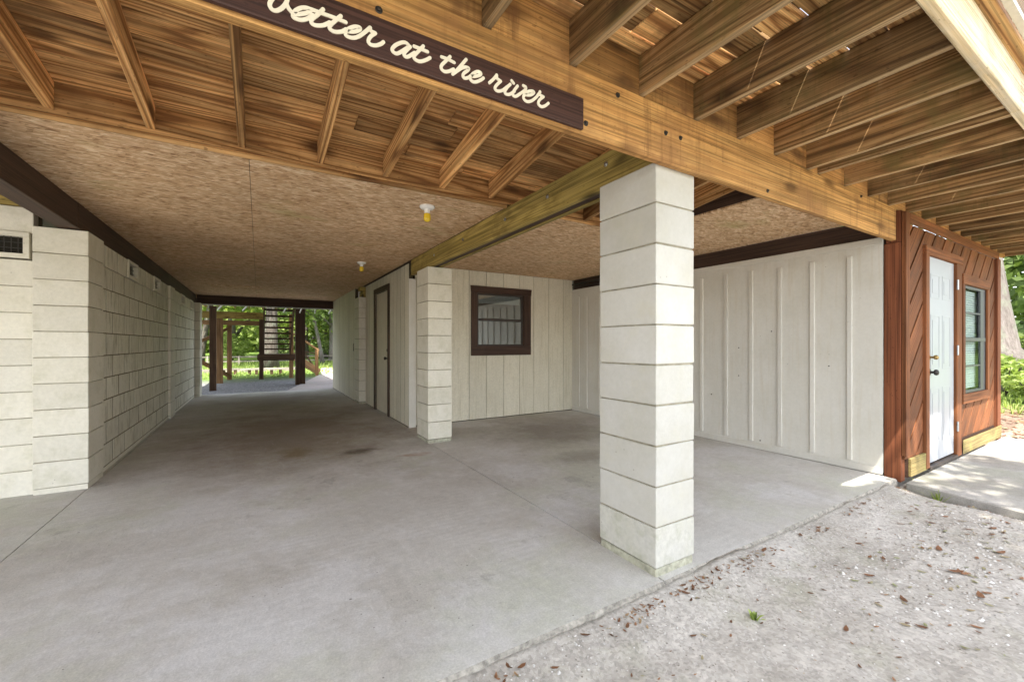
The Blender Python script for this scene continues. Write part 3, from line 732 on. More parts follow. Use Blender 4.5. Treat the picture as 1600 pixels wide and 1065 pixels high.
B(-6.2, 7.2, -.985, -.90, 3.38, 3.41).build('rail_cap', 'deckwood', dk)
m = MB(); x = -2.9
while x < 7.1: m.box(x, x + .035, -.948, -.913, 2.662, 3.378); x += .14
m.build('balusters', 'rim', dk)
for x in (-1.5, 2.2, 5.6): B(x, x + .09, -.91, -.82, 2.549, 3.378).build('rail_post', 'deckwood', dk, bevel=.004)

# ------------------------------------------------------------------ siding walls
def plank_wall(mb, plane, face, edges, z0, z1, holes=(), gap=.006, th=.014):
    """vertical boards between edges; holes (a0,a1,z0,z1) cut whole-board pieces"""
    for a, b_ in zip(edges, edges[1:]):
        a0, b0 = a + gap / 2, b_ - gap / 2
        cells = [(a0, b0, z0, z1)]
        for h in holes:
            nc = []
            for (p, q, s, t) in cells:
                if h[1] <= p or h[0] >= q or h[3] <= s or h[2] >= t: nc.append((p, q, s, t)); continue
                if h[0] - p > .004: nc.append((p, h[0], s, t))
                if q - h[1] > .004: nc.append((h[1], q, s, t))
                p2, q2 = max(p, h[0]), min(q, h[1])
                if h[2] - s > .004: nc.append((p2, q2, s, h[2]))
                if t - h[3] > .004: nc.append((p2, q2, h[3], t))
            cells = nc
        rn = rng.random()
        for p, q, s, t in cells:
            if plane == 'y': mb.box(p, q, face, face + th, s, t, axis=2, rnd=rn)
            else: mb.box(face, face + th, p, q, s, t, axis=2, rnd=rn)

# back wall with window
bw = thing('plank_wall', 'cream vertical plank wall with a brown framed window at the back of the right bay', 'wall', (1.6, 4.4, 0))
WX0, WX1, WZ0, WZ1 = 1.17, 2.01, 1.13, 1.95
hole = (WX0 - .01, WX1 + .01, WZ0 - .01, WZ1 + .01)
ed = [.195, .44, .74, 1.04, 1.336, 1.646, 1.947, 2.225, 2.534, 2.844, 3.055]
m = MB(); plank_wall(m, 'y', 4.36, ed, .012, 2.283, [hole]); m.build('planks', 'siding', bw, bevel=.002)
m = MB()
for a, b_, s, t in ((.19, hole[0], 0, 2.283), (hole[1], 3.06, 0, 2.283), (hole[0], hole[1], 0, hole[2]), (hole[0], hole[1], hole[3], 2.283)): m.box(a, b_, 4.3745, 4.42, s, t)
m.build('backing', 'groove', bw)
def window_part(parent, plane_y, x0, x1, z0, z1, out, trimmat, sash, cap=True, vbars=0, pane='pane'):
    """out = trim outer rect (x0,x1,z0,z1); frame > sash, pane, blind"""
    y = plane_y
    f = MB()
    f.box(out[0], x0, y - .022, y - .001, z0, z1); f.box(x1, out[1], y - .022, y - .001, z0, z1)
    f.box(out[0], out[1], y - .024, y - .001, out[2], z0)
    if cap: f.prism([(out[0] - .01, out[3]), (out[0], z1), (out[1], z1), (out[1] + .012, out[3])], y - .03, y - .001)
    else: f.box(out[0], out[1], y - .024, y - .001, z1, out[3])
    fr = f.build('window', trimmat, parent, bevel=.003)
    s = MB(); w = .028; zm = (z0 + z1) / 2
    for a, b_, c, d in ((x0, x1, z0, z0 + w), (x0, x1, z1 - w, z1), (x0, x0 + w, z0 + w, z1 - w), (x1 - w, x1, z0 + w, z1 - w)): s.box(a, b_, y + .0, y + .03, c, d)
    s.box(x0 + w, x1 - w, y - .008, y + .03, zm - .02, zm + .02)
    s.build('sash', sash, fr, bevel=.002)
    if vbars:
        s = MB(); s.box(x1 - w - vbars, x1 - w - .001, y + .002, y + .02, z0 + w, z1 - w)
        for q in (.25, .75): s.box(x0 + w, x1 - w - vbars, y + .004, y + .016, z0 + (z1 - z0) * q - .008, z0 + (z1 - z0) * q + .008)
        s.build('muntins', sash, fr)
    p = MB(); p.box(x0 + w, x1 - w, y + .018, y + .021, zm + .02, z1 - w); p.box(x0 + w, x1 - w, y + .010, y + .013, z0 + w, zm - .02)
    p.build('pane', pane, fr)
    return fr
fr = window_part(bw, 4.36, WX0, WX1, WZ0, WZ1, (1.068, 2.155, .985, 2.055), 'brown', 'alu')
m = MB()
for i in range(5): m.box(WX0 + .03, WX1 - .03, 4.425, 4.45, WZ1 - .06 - i * .022, WZ1 - .044 - i * .022)
m.box(WX0 + .02, WX1 - .02, 4.42, 4.46, WZ1 - .04, WZ1 - .0); m.build('blind', 'blind', fr)
m = MB(); m.box(.5, 3.0, 6.2, 6.25, .2, 2.25); m.box(.5, .55, 4.5, 6.2, .2, 2.25); m.box(2.95, 3.0, 4.5, 6.2, .2, 2.25); m.box(.5, 3.0, 4.5, 6.2, .15, .2); m.box(.5, 3.0, 4.5, 6.2, 2.25, 2.28)
m.build('room_lining', 'room', bw)

# tunnel right wall A with door
tw = thing('plank_wall', 'cream plank wall with a brown framed door along the right of the tunnel', 'wall', (.12, 5.7, 0))
XA = .092; DY0, DY1 = 5.38, 6.22
ed = [4.305]
while ed[-1] < 7.05: ed.append(ed[-1] + .2)
ed[-1] = 7.06
hole = (DY0 - .0, DY1 + .0, 0, 2.045)
m = MB(); plank_wall(m, 'x', XA, ed, .012, 2.283, [hole], gap=.016, th=.0035); m.build('planks', 'siding', tw, bevel=.0012)
m = MB(); m.box(XA + .0037, XA + .06, 4.305, DY0, 0, 2.283); m.box(XA + .0037, XA + .06, DY1, 7.06, 0, 2.283); m.box(XA + .0037, XA + .06, DY0, DY1, 2.045, 2.283); m.build('backing', 'groove', tw)
B(XA - .004, .186, 4.285, 4.303, .0, 2.07).build('corner_board', 'white', tw, bevel=.003)
m = MB(); m.box(XA - .02, XA - .001, DY0 - .085, DY0, 0, 2.045); m.box(XA - .02, XA - .001, DY1, DY1 + .085, 0, 2.045); m.box(XA - .022, XA - .001, DY0 - .085, DY1 + .085, 2.045, 2.13)
dr = m.build('door_frame', 'brown', tw, bevel=.003)
def door_leaf(mb, plane, face, a0, a1, z0, z1, depth=.04):
    """six-panel door leaf: slab with raised panel beads; face looks to -plane"""
    def bx(p, q, s, t, d0, d1):
        if plane == 'x': mb.box(face + d0, face + d1, p, q, s, t)
        else: mb.box(p, q, face + d0, face + d1, s, t)
    bx(a0, a1, z0, z1, 0, depth)
    W = a1 - a0; H = z1 - z0
    for c0, c1 in ((.14, .45), (.55, .86)):
        for r0, r1 in ((.09, .36), (.45, .72), (.80, .92)):
            p, q, s, t = a0 + W * c0, a0 + W * c1, z0 + H * r0, z0 + H * r1; w = .016
            bx(p, q, s, s + w, -.0028, -.0005); bx(p, q, t - w, t, -.0028, -.0005); bx(p, p + w, s + w, t - w, -.0028, -.0005); bx(q - w, q, s + w, t - w, -.0028, -.0005)
            bx(p + .05, q - .05, s + .05, t - .05, -.003, -.0005)
m = MB(); door_leaf(m, 'x', XA + .012, DY0 + .005, DY1 - .005, .012, 2.04); dl = m.build('door', 'creamdoor', tw, bevel=.004)
def knob(parent, p, ax, r=.027, mat='brass'):
    d = Vector(ax); p = Vector(p); m = MB()
    m.tube([p + d * t for t in (0, .006, .008, .03, .036, .05, .062, .068)], [r * 1.15, r * 1.15, r * .45, r * .42, r * .85, r, r * .8, r * .2], 16)
    return m.build('knob', mat, parent, smooth=False)
knob(dl, (XA + .012, DY0 + .07, .93), (-1, 0, 0), .027, 'darkmetal')
m = MB(); m.tube([(XA + .012, DY0 + .07, 1.06), (XA - .006, DY0 + .07, 1.06), (XA - .008, DY0 + .07, 1.06)], [.026, .024, .01], 14); m.build('deadbolt', 'darkmetal', dl)
# tunnel right wall B
tb = thing('plank_wall', 'cream plank siding catching green light at the far right of the tunnel', 'wall', (0, 9, 0))
ed = [7.505]
while ed[-1] < 10.3: ed.append(ed[-1] + .2)
ed.append(10.50)
m = MB(); plank_wall(m, 'x', -.022, ed, .012, 2.283, gap=.026, th=.004); m.build('planks', 'siding', tb, bevel=.0012)
B(-.0177, .04, 7.505, 10.5, 0, 2.283).build('backing', 'groove', tb)
m = MB(); m.tube([(-.028, 7.62, 1.02), (-.03, 7.60, 1.07), (-.026, 7.66, 1.12), (-.03, 7.60, 1.17)], [.006] * 4, 8); m.build('hook', 'darkmetal', tb)
m = MB(); m.box(.045, .2, 7.09, 7.4, 2.08, 2.2); m.box(.0, .2, 7.12, 7.3, 2.203, 2.28); m.build('beam_end', 'yellow', tb)

# right batten wall
rw = thing('batten_wall', 'white board and batten wall along the right side of the carport', 'wall', (3.06, 2.2, 0))
B(3.040, 3.058, .060, 4.355, .02, 2.112, axis=2).build('panel', 'white', rw)
for y in (.301, .608, .913, 1.213, 1.509, 1.826, 2.13, 2.44, 2.745, 3.05, 3.36, 3.66, 3.968, 4.166):
    B(3.022, 3.0395, y - .02, y + .02, .085, 1.985 + rng.uniform(-.02, .01)).build('batten', 'white', rw, bevel=.003)
B(3.030, 3.0395, .060, 4.35, .004, .07).build('base_trim', 'white', rw, bevel=.003)
B(3.033, 3.0395, .060, 4.35, 2.05, 2.110).build('top_trim', 'white', rw, bevel=.003)
for y, z in ((.05, 1.0),): pass
m = MB()
for y, z in ((.47, .95), (1.0, 1.3), (1.36, .8), (.9, .62), (.62, .1), (1.12, .1), (1.36, 1.12), (1.7, .55)): m.tube([(3.0402, y, z), (3.0355, y, z)], [.007, .006], 10)
m.build('nail_head', 'darkmetal', rw)

# ------------------------------------------------------------------ red shed front
rs = thing('shed_front', 'reddish diagonal plank shed front with a white door and narrow window', 'shed', (4.6, -.05, 0))
YR = -.08
B(3.044, 3.135, -.062, .054, -.03, 2.045).build('corner_post', 'redpost', rs, bevel=.004)
B(3.044, 3.130, -.062, .04, 2.048, 2.318).build('post_top', 'redpost', rs)
m = MB()
def clip(poly, ax, val, keep_less):
    out = []
    for i in range(len(poly)):
        a, b_ = poly[i - 1], poly[i]
        ia = (a[ax] <= val) == keep_less or a[ax] == val; ib = (b_[ax] <= val) == keep_less or b_[ax] == val
        if ia != ib:
            t = (val - a[ax]) / (b_[ax] - a[ax]); out.append((a[0] + (b_[0] - a[0]) * t, a[1] + (b_[1] - a[1]) * t))
        if ib: out.append(b_)
    return out
rects = [(3.062, 3.56, .168, 2.215), (3.56, 4.60, 2.04, 2.215), (4.60, 6.06, .168, .60), (4.60, 4.70, .60, 1.84), (4.60, 6.06, 1.84, 2.215), (5.63, 6.06, .60, 1.84)]
kk = -8.0
while kk < 1.0:
    c0 = -1.055 + .30 * round((kk + 1.055) / .30); c1 = c0 + .30 - .034
    rn = rng.random()
    for x0, x1, z0, z1 in rects:
        p = [(x0 - 1, x0 - 1 + c0), (x1 + 1, x1 + 1 + c0), (x1 + 1, x1 + 1 + c1), (x0 - 1, x0 - 1 + c1)]
        for ax, val, kl in ((0, x0, False), (0, x1, True), (1, z0, False), (1, z1, True)):
            p = clip(p, ax, val, kl)
            if len(p) < 3: break
        if len(p) >= 3:
            ar = abs(sum(p[i - 1][0] * p[i][1] - p[i][0] * p[i - 1][1] for i in range(len(p)))) / 2
            if ar > 1e-4: m.prism(p, YR, YR + .018, rnd=rn, ang=math.pi / 4)
    kk += .30
m.build('diagonal_planks', 'red', rs, bevel=.002)
m = MB()
for x0, x1, z0, z1 in rects: m.box(x0, x1, YR + .019, YR + .05, z0, z1)
m.build('backing', 'hole', rs)
m = MB(); m.box(3.135, 6.2, YR - .018, YR - .001, 2.212, 2.300); m.box(3.045, 3.133, YR - .016, YR + .016, .20, 2.302); m.build('edge_trim', 'red', rs, bevel=.003)
B(6.06, 6.20, YR - .03, .10, -.02, 2.21).build('end_post', 'redpost', rs, bevel=.004)
B(3.14, 3.555, YR - .022, YR - .001, .012, .168).build('kick_board', 'kick', rs, bevel=.003)
B(4.605, 6.21, YR - .034, YR - .001 - .03, .012, .160).build('kick_board', 'kick', rs, bevel=.003)
B(4.605, 6.05, YR - .0, YR + .02, .0, .165).build('sill_backing', 'brown', rs)
B(3.14, 3.555, YR - .0, YR + .02, .0, .166).build('sill_backing', 'brown', rs)
m = MB(); m.box(3.515, 3.603, YR - .026, YR + .03, .02, 1.99); m.box(4.437, 4.600, YR - .026, YR + .03, .006, 1.99); m.box(3.515, 4.640, YR - .028, YR + .03, 1.991, 2.072)
df = m.build('door_frame', 'red', rs, bevel=.004)
m = MB(); door_leaf(m, 'y', YR + .0, 3.608, 4.432, .045, 1.986); dl = m.build('door', 'whitedoor', rs, bevel=.005, seg=2)
B(3.603, 4.437, YR - .03, YR + .05, .0, .030).build('threshold', 'alu', rs)
knob(dl, (3.685, YR, .90), (0, -1, 0), .028, 'darkmetal'); knob(dl, (3.675, YR, 1.04), (0, -1, 0), .022, 'brass').name = 'deadbolt'
for z in (.27, 1.05, 1.72):
    m = MB(); m.tube([(4.437, YR - .03, z), (4.437, YR - .03, z + .10)], [.008, .008], 10); m.box(4.438, 4.465, YR - .0290, YR - .0265, z, z + .1); m.build('hinge', 'steel', dl)
fr = window_part(rs, YR - .006, 4.72, 5.61, .63, 1.797, (4.645, 5.690, .53, 1.905), 'red', 'greysash', cap=False, vbars=.16, pane='pane_clear')
m = MB(); z = .67
while z < 1.76: m.box(4.75, 5.58, YR + .04, YR + .062, z, z + .003, tf=Matrix.Translation((0, 0, 0))); m.box(4.75, 5.58, YR + .045, YR + .048, z + .004, z + .022); z += .026
m.build('blind', 'blind', fr)
m = MB(); m.box(4.72, 5.61, YR + .12, YR + .14, .6, 1.82); m.build('recess', 'room', fr)
m = MB(); m.box(3.08, 6.18, .06, .08, 0, 2.29); m.box(6.1, 6.18, .105, 4.3, 0, 2.29); m.build('inner_wall', 'brown', rs)

# ------------------------------------------------------------------ lamps (unlit)
def lamp(label, x, y):
    t = thing('ceiling_lamp', label, 'lamp', (x, y, 2.283), 'bare bulb ceiling lamps')
    MB().lathe((x, y, 2.283), [(.006, 0), (.060, 0), (.060, -.012), (.050, -.022), (.028, -.027), (.024, -.03)], 24).build('base', 'porcelain', t, smooth=False)
    MB().lathe((x, y, 2.253), [(.024, .002), (.023, -.012), (.021, -.026), (.016, -.028)], 20).build('socket', 'porcelain', t)
    MB().lathe((x, y, 2.224), [(.014, .003), (.024, -.002), (.028, -.015), (.0295, -.04), (.028, -.052), (.020, -.063), (.004, -.068)], 20).build('bulb', 'bulb', t, smooth=True)
lamp('white ceiling lampholder with a yellow bulb near the porch edge', -.520, 1.86)
lamp('small yellow bulb lampholder deeper in the tunnel near the door', -.486, 4.57)

# ------------------------------------------------------------------ rear yard
GZ = -.035
rd = thing('rear_deck', 'dark wooden deck frame on posts beyond the tunnel', 'deck', (-2.2, 13, 0))
def post(name, x, y, w, z1, mat, parent, z0=-.12): return B(x - w / 2, x + w / 2, y - w / 2, y + w / 2, z0, z1).build(name, mat, parent, bevel=.006)
post('post', -2.685, 11.55, .14, 2.12, 'darkwood', rd)
post('post', -2.70, 13.98, .16, 1.93, 'tan', rd)
post('post', -2.52, 15.2, .13, 1.78, 'tan', rd)
post('post', -.655, 12.3, .25, 2.22, 'darkwood', rd)
B(-3.6, -1.55, 13.9, 14.04, 1.935, 2.14).build('cross_beam', 'yellow', rd)
B(-3.6, -1.55, 15.13, 15.27, 1.785, 1.93).build('cross_beam', 'tan', rd)
B(-3.6, -.5, 12.2, 12.4, 2.225, 2.36).build('cross_beam', 'brown', rd)
m = MB()
for i in range(9): m.box(-3.6 + i * .4, -3.56 + i * .4, 11.4, 15.6, 2.365, 2.50)
m.build('joists', 'tan', rd)
m = MB(); y = 11.35
while y < 15.7: m.box(-3.7, -.3, y, y + .138, 2.503, 2.53); y += .145
m.build('deck_boards', 'tan', rd)
m = MB(); m.bar((-3.4, 14.6, 1.15), (-2.5, 15.15, 1.70), .05, .09); m.bar((-3.4, 14.6, .72), (-2.5, 15.15, .10), .05, .12); m.build('brace', 'tan', rd)
st = thing('open_staircase', 'dark open riser staircase with a landing on posts beyond the tunnel', 'staircase', (-1.15, 15, 0))
post('post', -1.62, 14.9, .13, 2.2, 'darkwood', st); post('post', -.72, 15.12, .13, 2.2, 'tan', st)
B(-1.72, -.64, 14.98, 16.2, .60, .64).build('landing_beam', 'darkwood', st)
B(-1.74, -.62, 14.8, 14.83, .64, .80).build('landing_fascia', 'darkwood', st)
B(-1.72, -.64, 14.84, 16.2, .77, .81).build('landing', 'darkwood', st)
for i in range(8):
    z = .99 + i * .172; y = 14.75 - i * .22
    B(-1.53, -.80, y - .14, y + .14, z - .024, z + .024).build('tread', 'darkwood', st)
for x in (-1.555, -.775): m = MB(); m.bar((x, 14.95, .84), (x, 12.75, 2.42), .04, .22); m.build('stringer', 'darkwood', st)
sr = thing('stair_railing', 'orange brown stair flight with railing beside the concrete path', 'railing', (.0, 15.6, 0))
m = MB(); m.bar((-.62, 15.3, 1.52), (.22, 15.8, .92), .09, .05); m.build('handrail', 'tan', sr)
m = MB(); m.bar((-.66, 15.3, .74), (.25, 15.85, .10), .05, .24); m.build('stringer', 'tan', sr)
post('post', .16, 15.78, .11, 1.0, 'tan', sr)
m = MB(); m.bar((-.6, 15.3, 1.32), (.14, 15.78, .2), .03, .04); m.bar((-.6, 15.3, .95), (.14, 15.78, .8), .03, .04); m.build('brace', 'darkwood', sr)
def bench(x0, x1, y, label):
    t = thing('plank_bench', label, 'bench', ((x0 + x1) / 2, y, GZ), 'low plank benches on the rear lawn')
    B(x0, x1, y - .14, y + .14, .16, .21).build('seat', 'greyplank', t, bevel=.004)
    for x in (x0 + .1, x1 - .2): B(x, x + .1, y - .12, y + .12, -.1, .158).build('leg', 'darkwood', t)
bench(-3.0, -2.32, 18.0, 'low plank bench between the two left posts of the rear deck')
bench(-2.15, -1.62, 17.6, 'low plank bench just left of the staircase landing')
bench(-1.42, -.82, 17.3, 'low plank bench seen under the staircase landing')
t = thing('lawn_edging', 'long grey timber edging low across the rear lawn', 'edging', (-2, 19.6, 0))
B(-6, 0.0, 19.52, 19.7, -.04, .12).build('timber', 'greyplank', t)
fc = thing('rail_fence', 'thin pale post and rail fence in front of the rear woods', 'fence', (-1, 24, 0))
for i in range(8): B(-6.5 + i * 1.3, -6.43 + i * 1.3, 23.97, 24.03, -.1, .56).build('post', 'greyplank', fc)
for z in (.25, .48): B(-6.6, 3.0, 23.98, 24.02, z, z + .05).build('rail', 'greyplank', fc)
f2 = thing('timber_railing', 'pale timber railing beside the far end of the path', 'railing', (2.4, 20, 0))
for x, y in ((1.7, 21.6), (2.2, 20.4), (2.7, 19.2)): B(x, x + .09, y, y + .09, -.1, .95).build('post', 'tan', f2)
m = MB(); m.bar((1.6, 21.8, .95), (2.9, 18.9, .95), .09, .04); m.bar((1.6, 21.8, .5), (2.9, 18.9, .5), .04, .08); m.build('rail', 'tan', f2)

# ------------------------------------------------------------------ trees and plants
def leaves(mb, c, rad, n, size, squash=.8, lean=0.0):
    for _ in range(n):
        while True:
            d = Vector((rng.uniform(-1, 1), rng.uniform(-1, 1), rng.uniform(-1, 1)))
            if .15 < d.length < 1: break
        p = Vector(c) + Vector((d.x * rad, d.y * rad, d.z * rad * squash))
        a = Vector((rng.gauss(0, 1), rng.gauss(0, 1), rng.gauss(0, .5))).normalized(); b_ = a.cross(Vector((rng.gauss(0, 1), rng.gauss(0, 1), rng.gauss(0, 1)))).normalized()
        s = size * rng.uniform(.6, 1.3); w = s * .45
        mb.v += [tuple(p - a * s), tuple(p + b_ * w), tuple(p + a * s), tuple(p - b_ * w)]
        o = len(mb.v) - 4; mb.f.append((o, o + 1, o + 2, o + 3)); mb.m.append(0); mb.g += [(0, 0, 0)] * 4
        mb.r += [min(1, max(0, rng.gauss(.45, .25)))] * 4
def tree(name, label, x, y, h, r, lean=(0, 0), crown=None, nleaf=2500, leaf='leaf_mid', size=.16, bark='bark', cat='tree', limbs=5, z0=None, group=None, flare=1.35, crown_lo=.45, cr=None):
    z = ground_z(x, y) - .1 if z0 is None else z0
    t = thing(name, label, cat, (x, y, z), group)
    m = MB(); pts, rad = [], []
    for i in range(9):
        f = i / 8; w = .12 * h * .12
        pts.append((x + lean[0] * f * h + w * noise.noise((f * 3, x, y)), y + lean[1] * f * h + w * noise.noise((f * 3, y, x + 9)), z + f * h * .85))
        rad.append(r * (flare if i == 0 else 1.1 if i == 1 else 1) * (1 - .62 * f))
    m.tube(pts, rad, 12)
    tips = []
    for k in range(limbs):
        f = rng.uniform(crown_lo, .95); i = int(f * 8); b0 = Vector(pts[i]); an = rng.uniform(0, 6.28); L = h * rng.uniform(.18, .32)
        e = b0 + Vector((math.cos(an) * L, math.sin(an) * L, L * rng.uniform(.3, .8))); md = (b0 + e) / 2 + Vector((0, 0, L * .08))
        m.tube([b0, md, e], [rad[i] * .5, rad[i] * .32, rad[i] * .12], 7); tips.append(e)
        for q in range(2): tips.append(md + Vector((rng.uniform(-.3, .3) * L, rng.uniform(-.3, .3) * L, rng.uniform(0, .4) * L)))
    tips.append(Vector(pts[-1]))
    m.build('trunk', bark, t, smooth=True)
    cm = MB(); cm.open = True
    per = max(1, nleaf // len(tips))
    for p in tips: leaves(cm, p, (cr or h * .17) * rng.uniform(.7, 1.2), per, size)
    if crown:
        for c, rr, n in crown: leaves(cm, c, rr, n, size)
    cm.build('crown', leaf, t)
    return t
def shrub(label, x, y, r, n, leaf, size, zc=None, name='shrub', group=None, stems=5):
    z = ground_z(x, y); t = thing(name, label, 'shrub', (x, y, z), group)
    sm = MB()
    for k in range(stems):
        an = rng.uniform(0, 6.28); sm.tube([(x, y, z - .05), (x + math.cos(an) * r * .3, y + math.sin(an) * r * .3, z + r * .5), (x + math.cos(an) * r * .7, y + math.sin(an) * r * .7, z + r * 1.05)], [.02, .014, .006], 6)
    sm.build('stem', 'barkd', t)
    cm = MB(); cm.open = True
    for k in range(7):
        leaves(cm, (x + rng.uniform(-.55, .55) * r, y + rng.uniform(-.55, .55) * r, z + r * rng.uniform(.4, 1.1)), r * .5, n // 7, size)
    cm.build('foliage', leaf, t); return t
# seen through the tunnel
G_ = 'trees behind the rear lawn'
tree('tree', 'stout pinkish grey trunk seen through the open staircase treads', -1.2, 20.4, 9, .30, bark='barkd', leaf='leaf_mid', nleaf=2600, size=.17, group=G_)
tree('tree', 'dark leaning trunk forking left behind the rear lawn', -4.3, 25.5, 9, .17, lean=(.12, 0), bark='barkd', leaf='leaf_light', nleaf=3200, size=.18, group=G_, crown_lo=.2)
tree('tree', 'slender pale tree leaning left beyond the concrete path', 1.35, 23.6, 8, .10, lean=(-.14, 0), leaf='leaf_mid', nleaf=2000, size=.16, group=G_)
tree('tree', 'upright grey trunk at the right end of the tunnel view', 2.0, 25.2, 10, .19, leaf='leaf_mid', nleaf=2600, size=.17, group=G_, crown_lo=.25)
tree('tree', 'tall bright leaved tree behind the rear posts', -6.0, 30, 11, .25, leaf='leaf_light', nleaf=3800, size=.22, group=G_, crown_lo=.15)
tree('tree', 'leafy tree filling the gap left of the open staircase', -3.2, 32, 12, .25, leaf='leaf_light', nleaf=3800, size=.22, group=G_, crown_lo=.12)
tree('tree', 'dense dark green tree behind the open staircase', -.6, 34, 13, .28, leaf='leaf_mid', nleaf=4200, size=.22, group=G_, crown_lo=.12)
tree('tree', 'broad dark tree right of the heavy rear post', 2.6, 31, 12, .28, leaf='leaf_dark', nleaf=4200, size=.22, group=G_, crown_lo=.12)
tree('tree', 'pale leaved tree farthest back at the end of the path', 5.5, 35, 13, .28, leaf='leaf_mid', nleaf=4000, size=.24, group=G_, crown_lo=.12)
SG = 'shrubs along the rear wood edge'
for (x, y, r, lf, lb) in ((-7.5, 27, 1.3, 'leaf_light', 'bright shrub at the left of the rear wood edge'), (-5.2, 27.5, 1.2, 'leaf_mid', 'mid green shrub behind the left rear posts'),
                          (-2.9, 27, 1.2, 'leaf_light', 'light green shrub left of the open staircase'), (-.6, 28, 1.2, 'leaf_mid', 'green shrub behind the stout trunk'),
                          (2.2, 27.5, 1.2, 'leaf_mid', 'green shrub behind the path end'), (4.2, 28, 1.4, 'leaf_dark', 'dark shrub at the right of the rear wood edge')):
    shrub(lb, x, y, r, 1400, lf, .11, group=SG)
tree('tree', 'leafy tree right of the slender pale trunk', 3.4, 27.5, 10, .18, leaf='leaf_mid', nleaf=4500, size=.2, group=G_, crown_lo=.08)
tree('tree', 'leafy light green tree just behind the stair railing', .9, 29, 10, .18, leaf='leaf_light', nleaf=4500, size=.2, group=G_, crown_lo=.06)
# far wood masses (rear and right), one mass each
def mass(name, pts, n, size, leaf):
    m = MB(); m.open = True
    for c, r_ in pts: leaves(m, c, r_, n, size, .9)
    o = m.build(name, leaf); o['kind'] = 'stuff'; return o
mass('far_wood', [((-18 + i * 3.6 + rng.uniform(-1, 1), 42 + rng.uniform(-2, 4), rng.uniform(1.5, 8)), 3.4) for i in range(11) for _ in range(2)], 1300, .34, 'leaf_light')
mass('side_wood', [((20 + rng.uniform(0, 8), -4 + i * 2.2, rng.uniform(1, 9)), 2.8) for i in range(8) for _ in range(2)], 800, .28, 'leaf_mid')
# right edge: oak, shrubs
tree('oak_tree', 'massive pale lichen covered oak trunk at the right edge behind the shed', 12.4, 1.12, 9, .5, lean=(-.02, .03), leaf='leaf_mid', nleaf=3500, size=.15, flare=2.2, crown_lo=.5)
shrub('bright leafy shrub at the foot of the oak', 10.9, .62, .55, 900, 'leaf_light', .07)
shrub('pale green weedy shrub at the right edge by the leaf litter', 10.0, .12, .42, 800, 'leaf_light', .055)
shrub('dark bush behind the oak trunk at the right edge', 15.5, 2.4, 1.6, 1800, 'leaf_dark', .11)
shrub('mid green bush right of the oak trunk', 14.0, .2, .9, 1300, 'leaf_mid', .085)
# big yard oak behind the camera whose canopy dapples the front ground
CAN = []
for k in range(165):
    d = rng.uniform(6.5, 10.5); gx, gy = rng.uniform(-4.5, 4.8), rng.uniform(-1.7, -.1)
    if k > 105: gx, gy = rng.uniform(-4.5, 2.1), rng.uniform(-.5, -.1)
    if gx > 2.1 and rng.random() < .3: continue
    p = Vector((gx, gy, 0)) + SUN * d; CAN.append((tuple(p), rng.uniform(.4, .65), 210))
tree('oak_tree', 'broad oak in the front yard shading the sandy ground', -6.5, -7.0, 8.0, .34, lean=(.1, .06), crown=CAN, leaf='leaf_mid', nleaf=1200, size=.10, bark='bark')

# grass blades, weeds
def blades(mb, x, y, z, n, h, spread, w=.006):
    for _ in range(n):
        an = rng.uniform(0, 6.28); rr = rng.uniform(0, spread); bx, by = x + math.cos(an) * rr * .4, y + math.sin(an) * rr * .4
        hh = h * rng.uniform(.5, 1.1); tx, ty = bx + math.cos(an) * rr * 1.2, by + math.sin(an) * rr * 1.2
        px, py = -math.sin(an) * w, math.cos(an) * w; o = len(mb.v)
        mb.v += [(bx - px, by - py, z), (bx + px, by + py, z), ((bx + tx) / 2 + px * .8, (by + ty) / 2 + py * .8, z + hh * .75), ((bx + tx) / 2 - px * .8, (by + ty) / 2 - py * .8, z + hh * .75), (tx, ty, z + hh)]
        mb.f += [(o, o + 1, o + 2, o + 3), (o + 3, o + 2, o + 4)]; mb.m += [0, 0]; mb.g += [(0, 0, 0)] * 5; mb.r += [rng.random()] * 5
m = MB(); m.open = True
for _ in range(2600):
    x, y = rng.uniform(-7, 4), rng.uniform(15.8, 26); blades(m, x, y, ground_z(x, y), 3, .10 if y < 20 else .2, .08, .012)
for _ in range(700):
    x, y = rng.uniform(8.6, 12), rng.uniform(-1.5, 2.5); blades(m, x, y, ground_z(x, y), 4, .14, .1, .008)
o = m.build('grass', 'leaf_light'); o['kind'] = 'stuff'
def weed(label, x, y, h, n, spread, broad=False):
    z = ground_z(x, y); m = MB(); m.open = True
    blades(m, x, y, z, n, h, spread, .010 if broad else .004)
    tag(m.build('weed', 'leaf_light', origin=(x, y, z)), label, 'weed', 'weeds in the sandy ground')
weed('small broad leaved weed alone on the sand in front of the pillar', .187, -.376, .05, 10, .035, True)
weed('spiky grass tuft at the walkway edge near the shed corner', 2.97, -.31, .09, 26, .09)
weed('flat weed sprouting under the kick board by the corner post', 3.25, -.115, .05, 14, .08, True)
weed('second flat weed sprig on the walkway near the shed door', 3.40, -.16, .03, 8, .06, True)

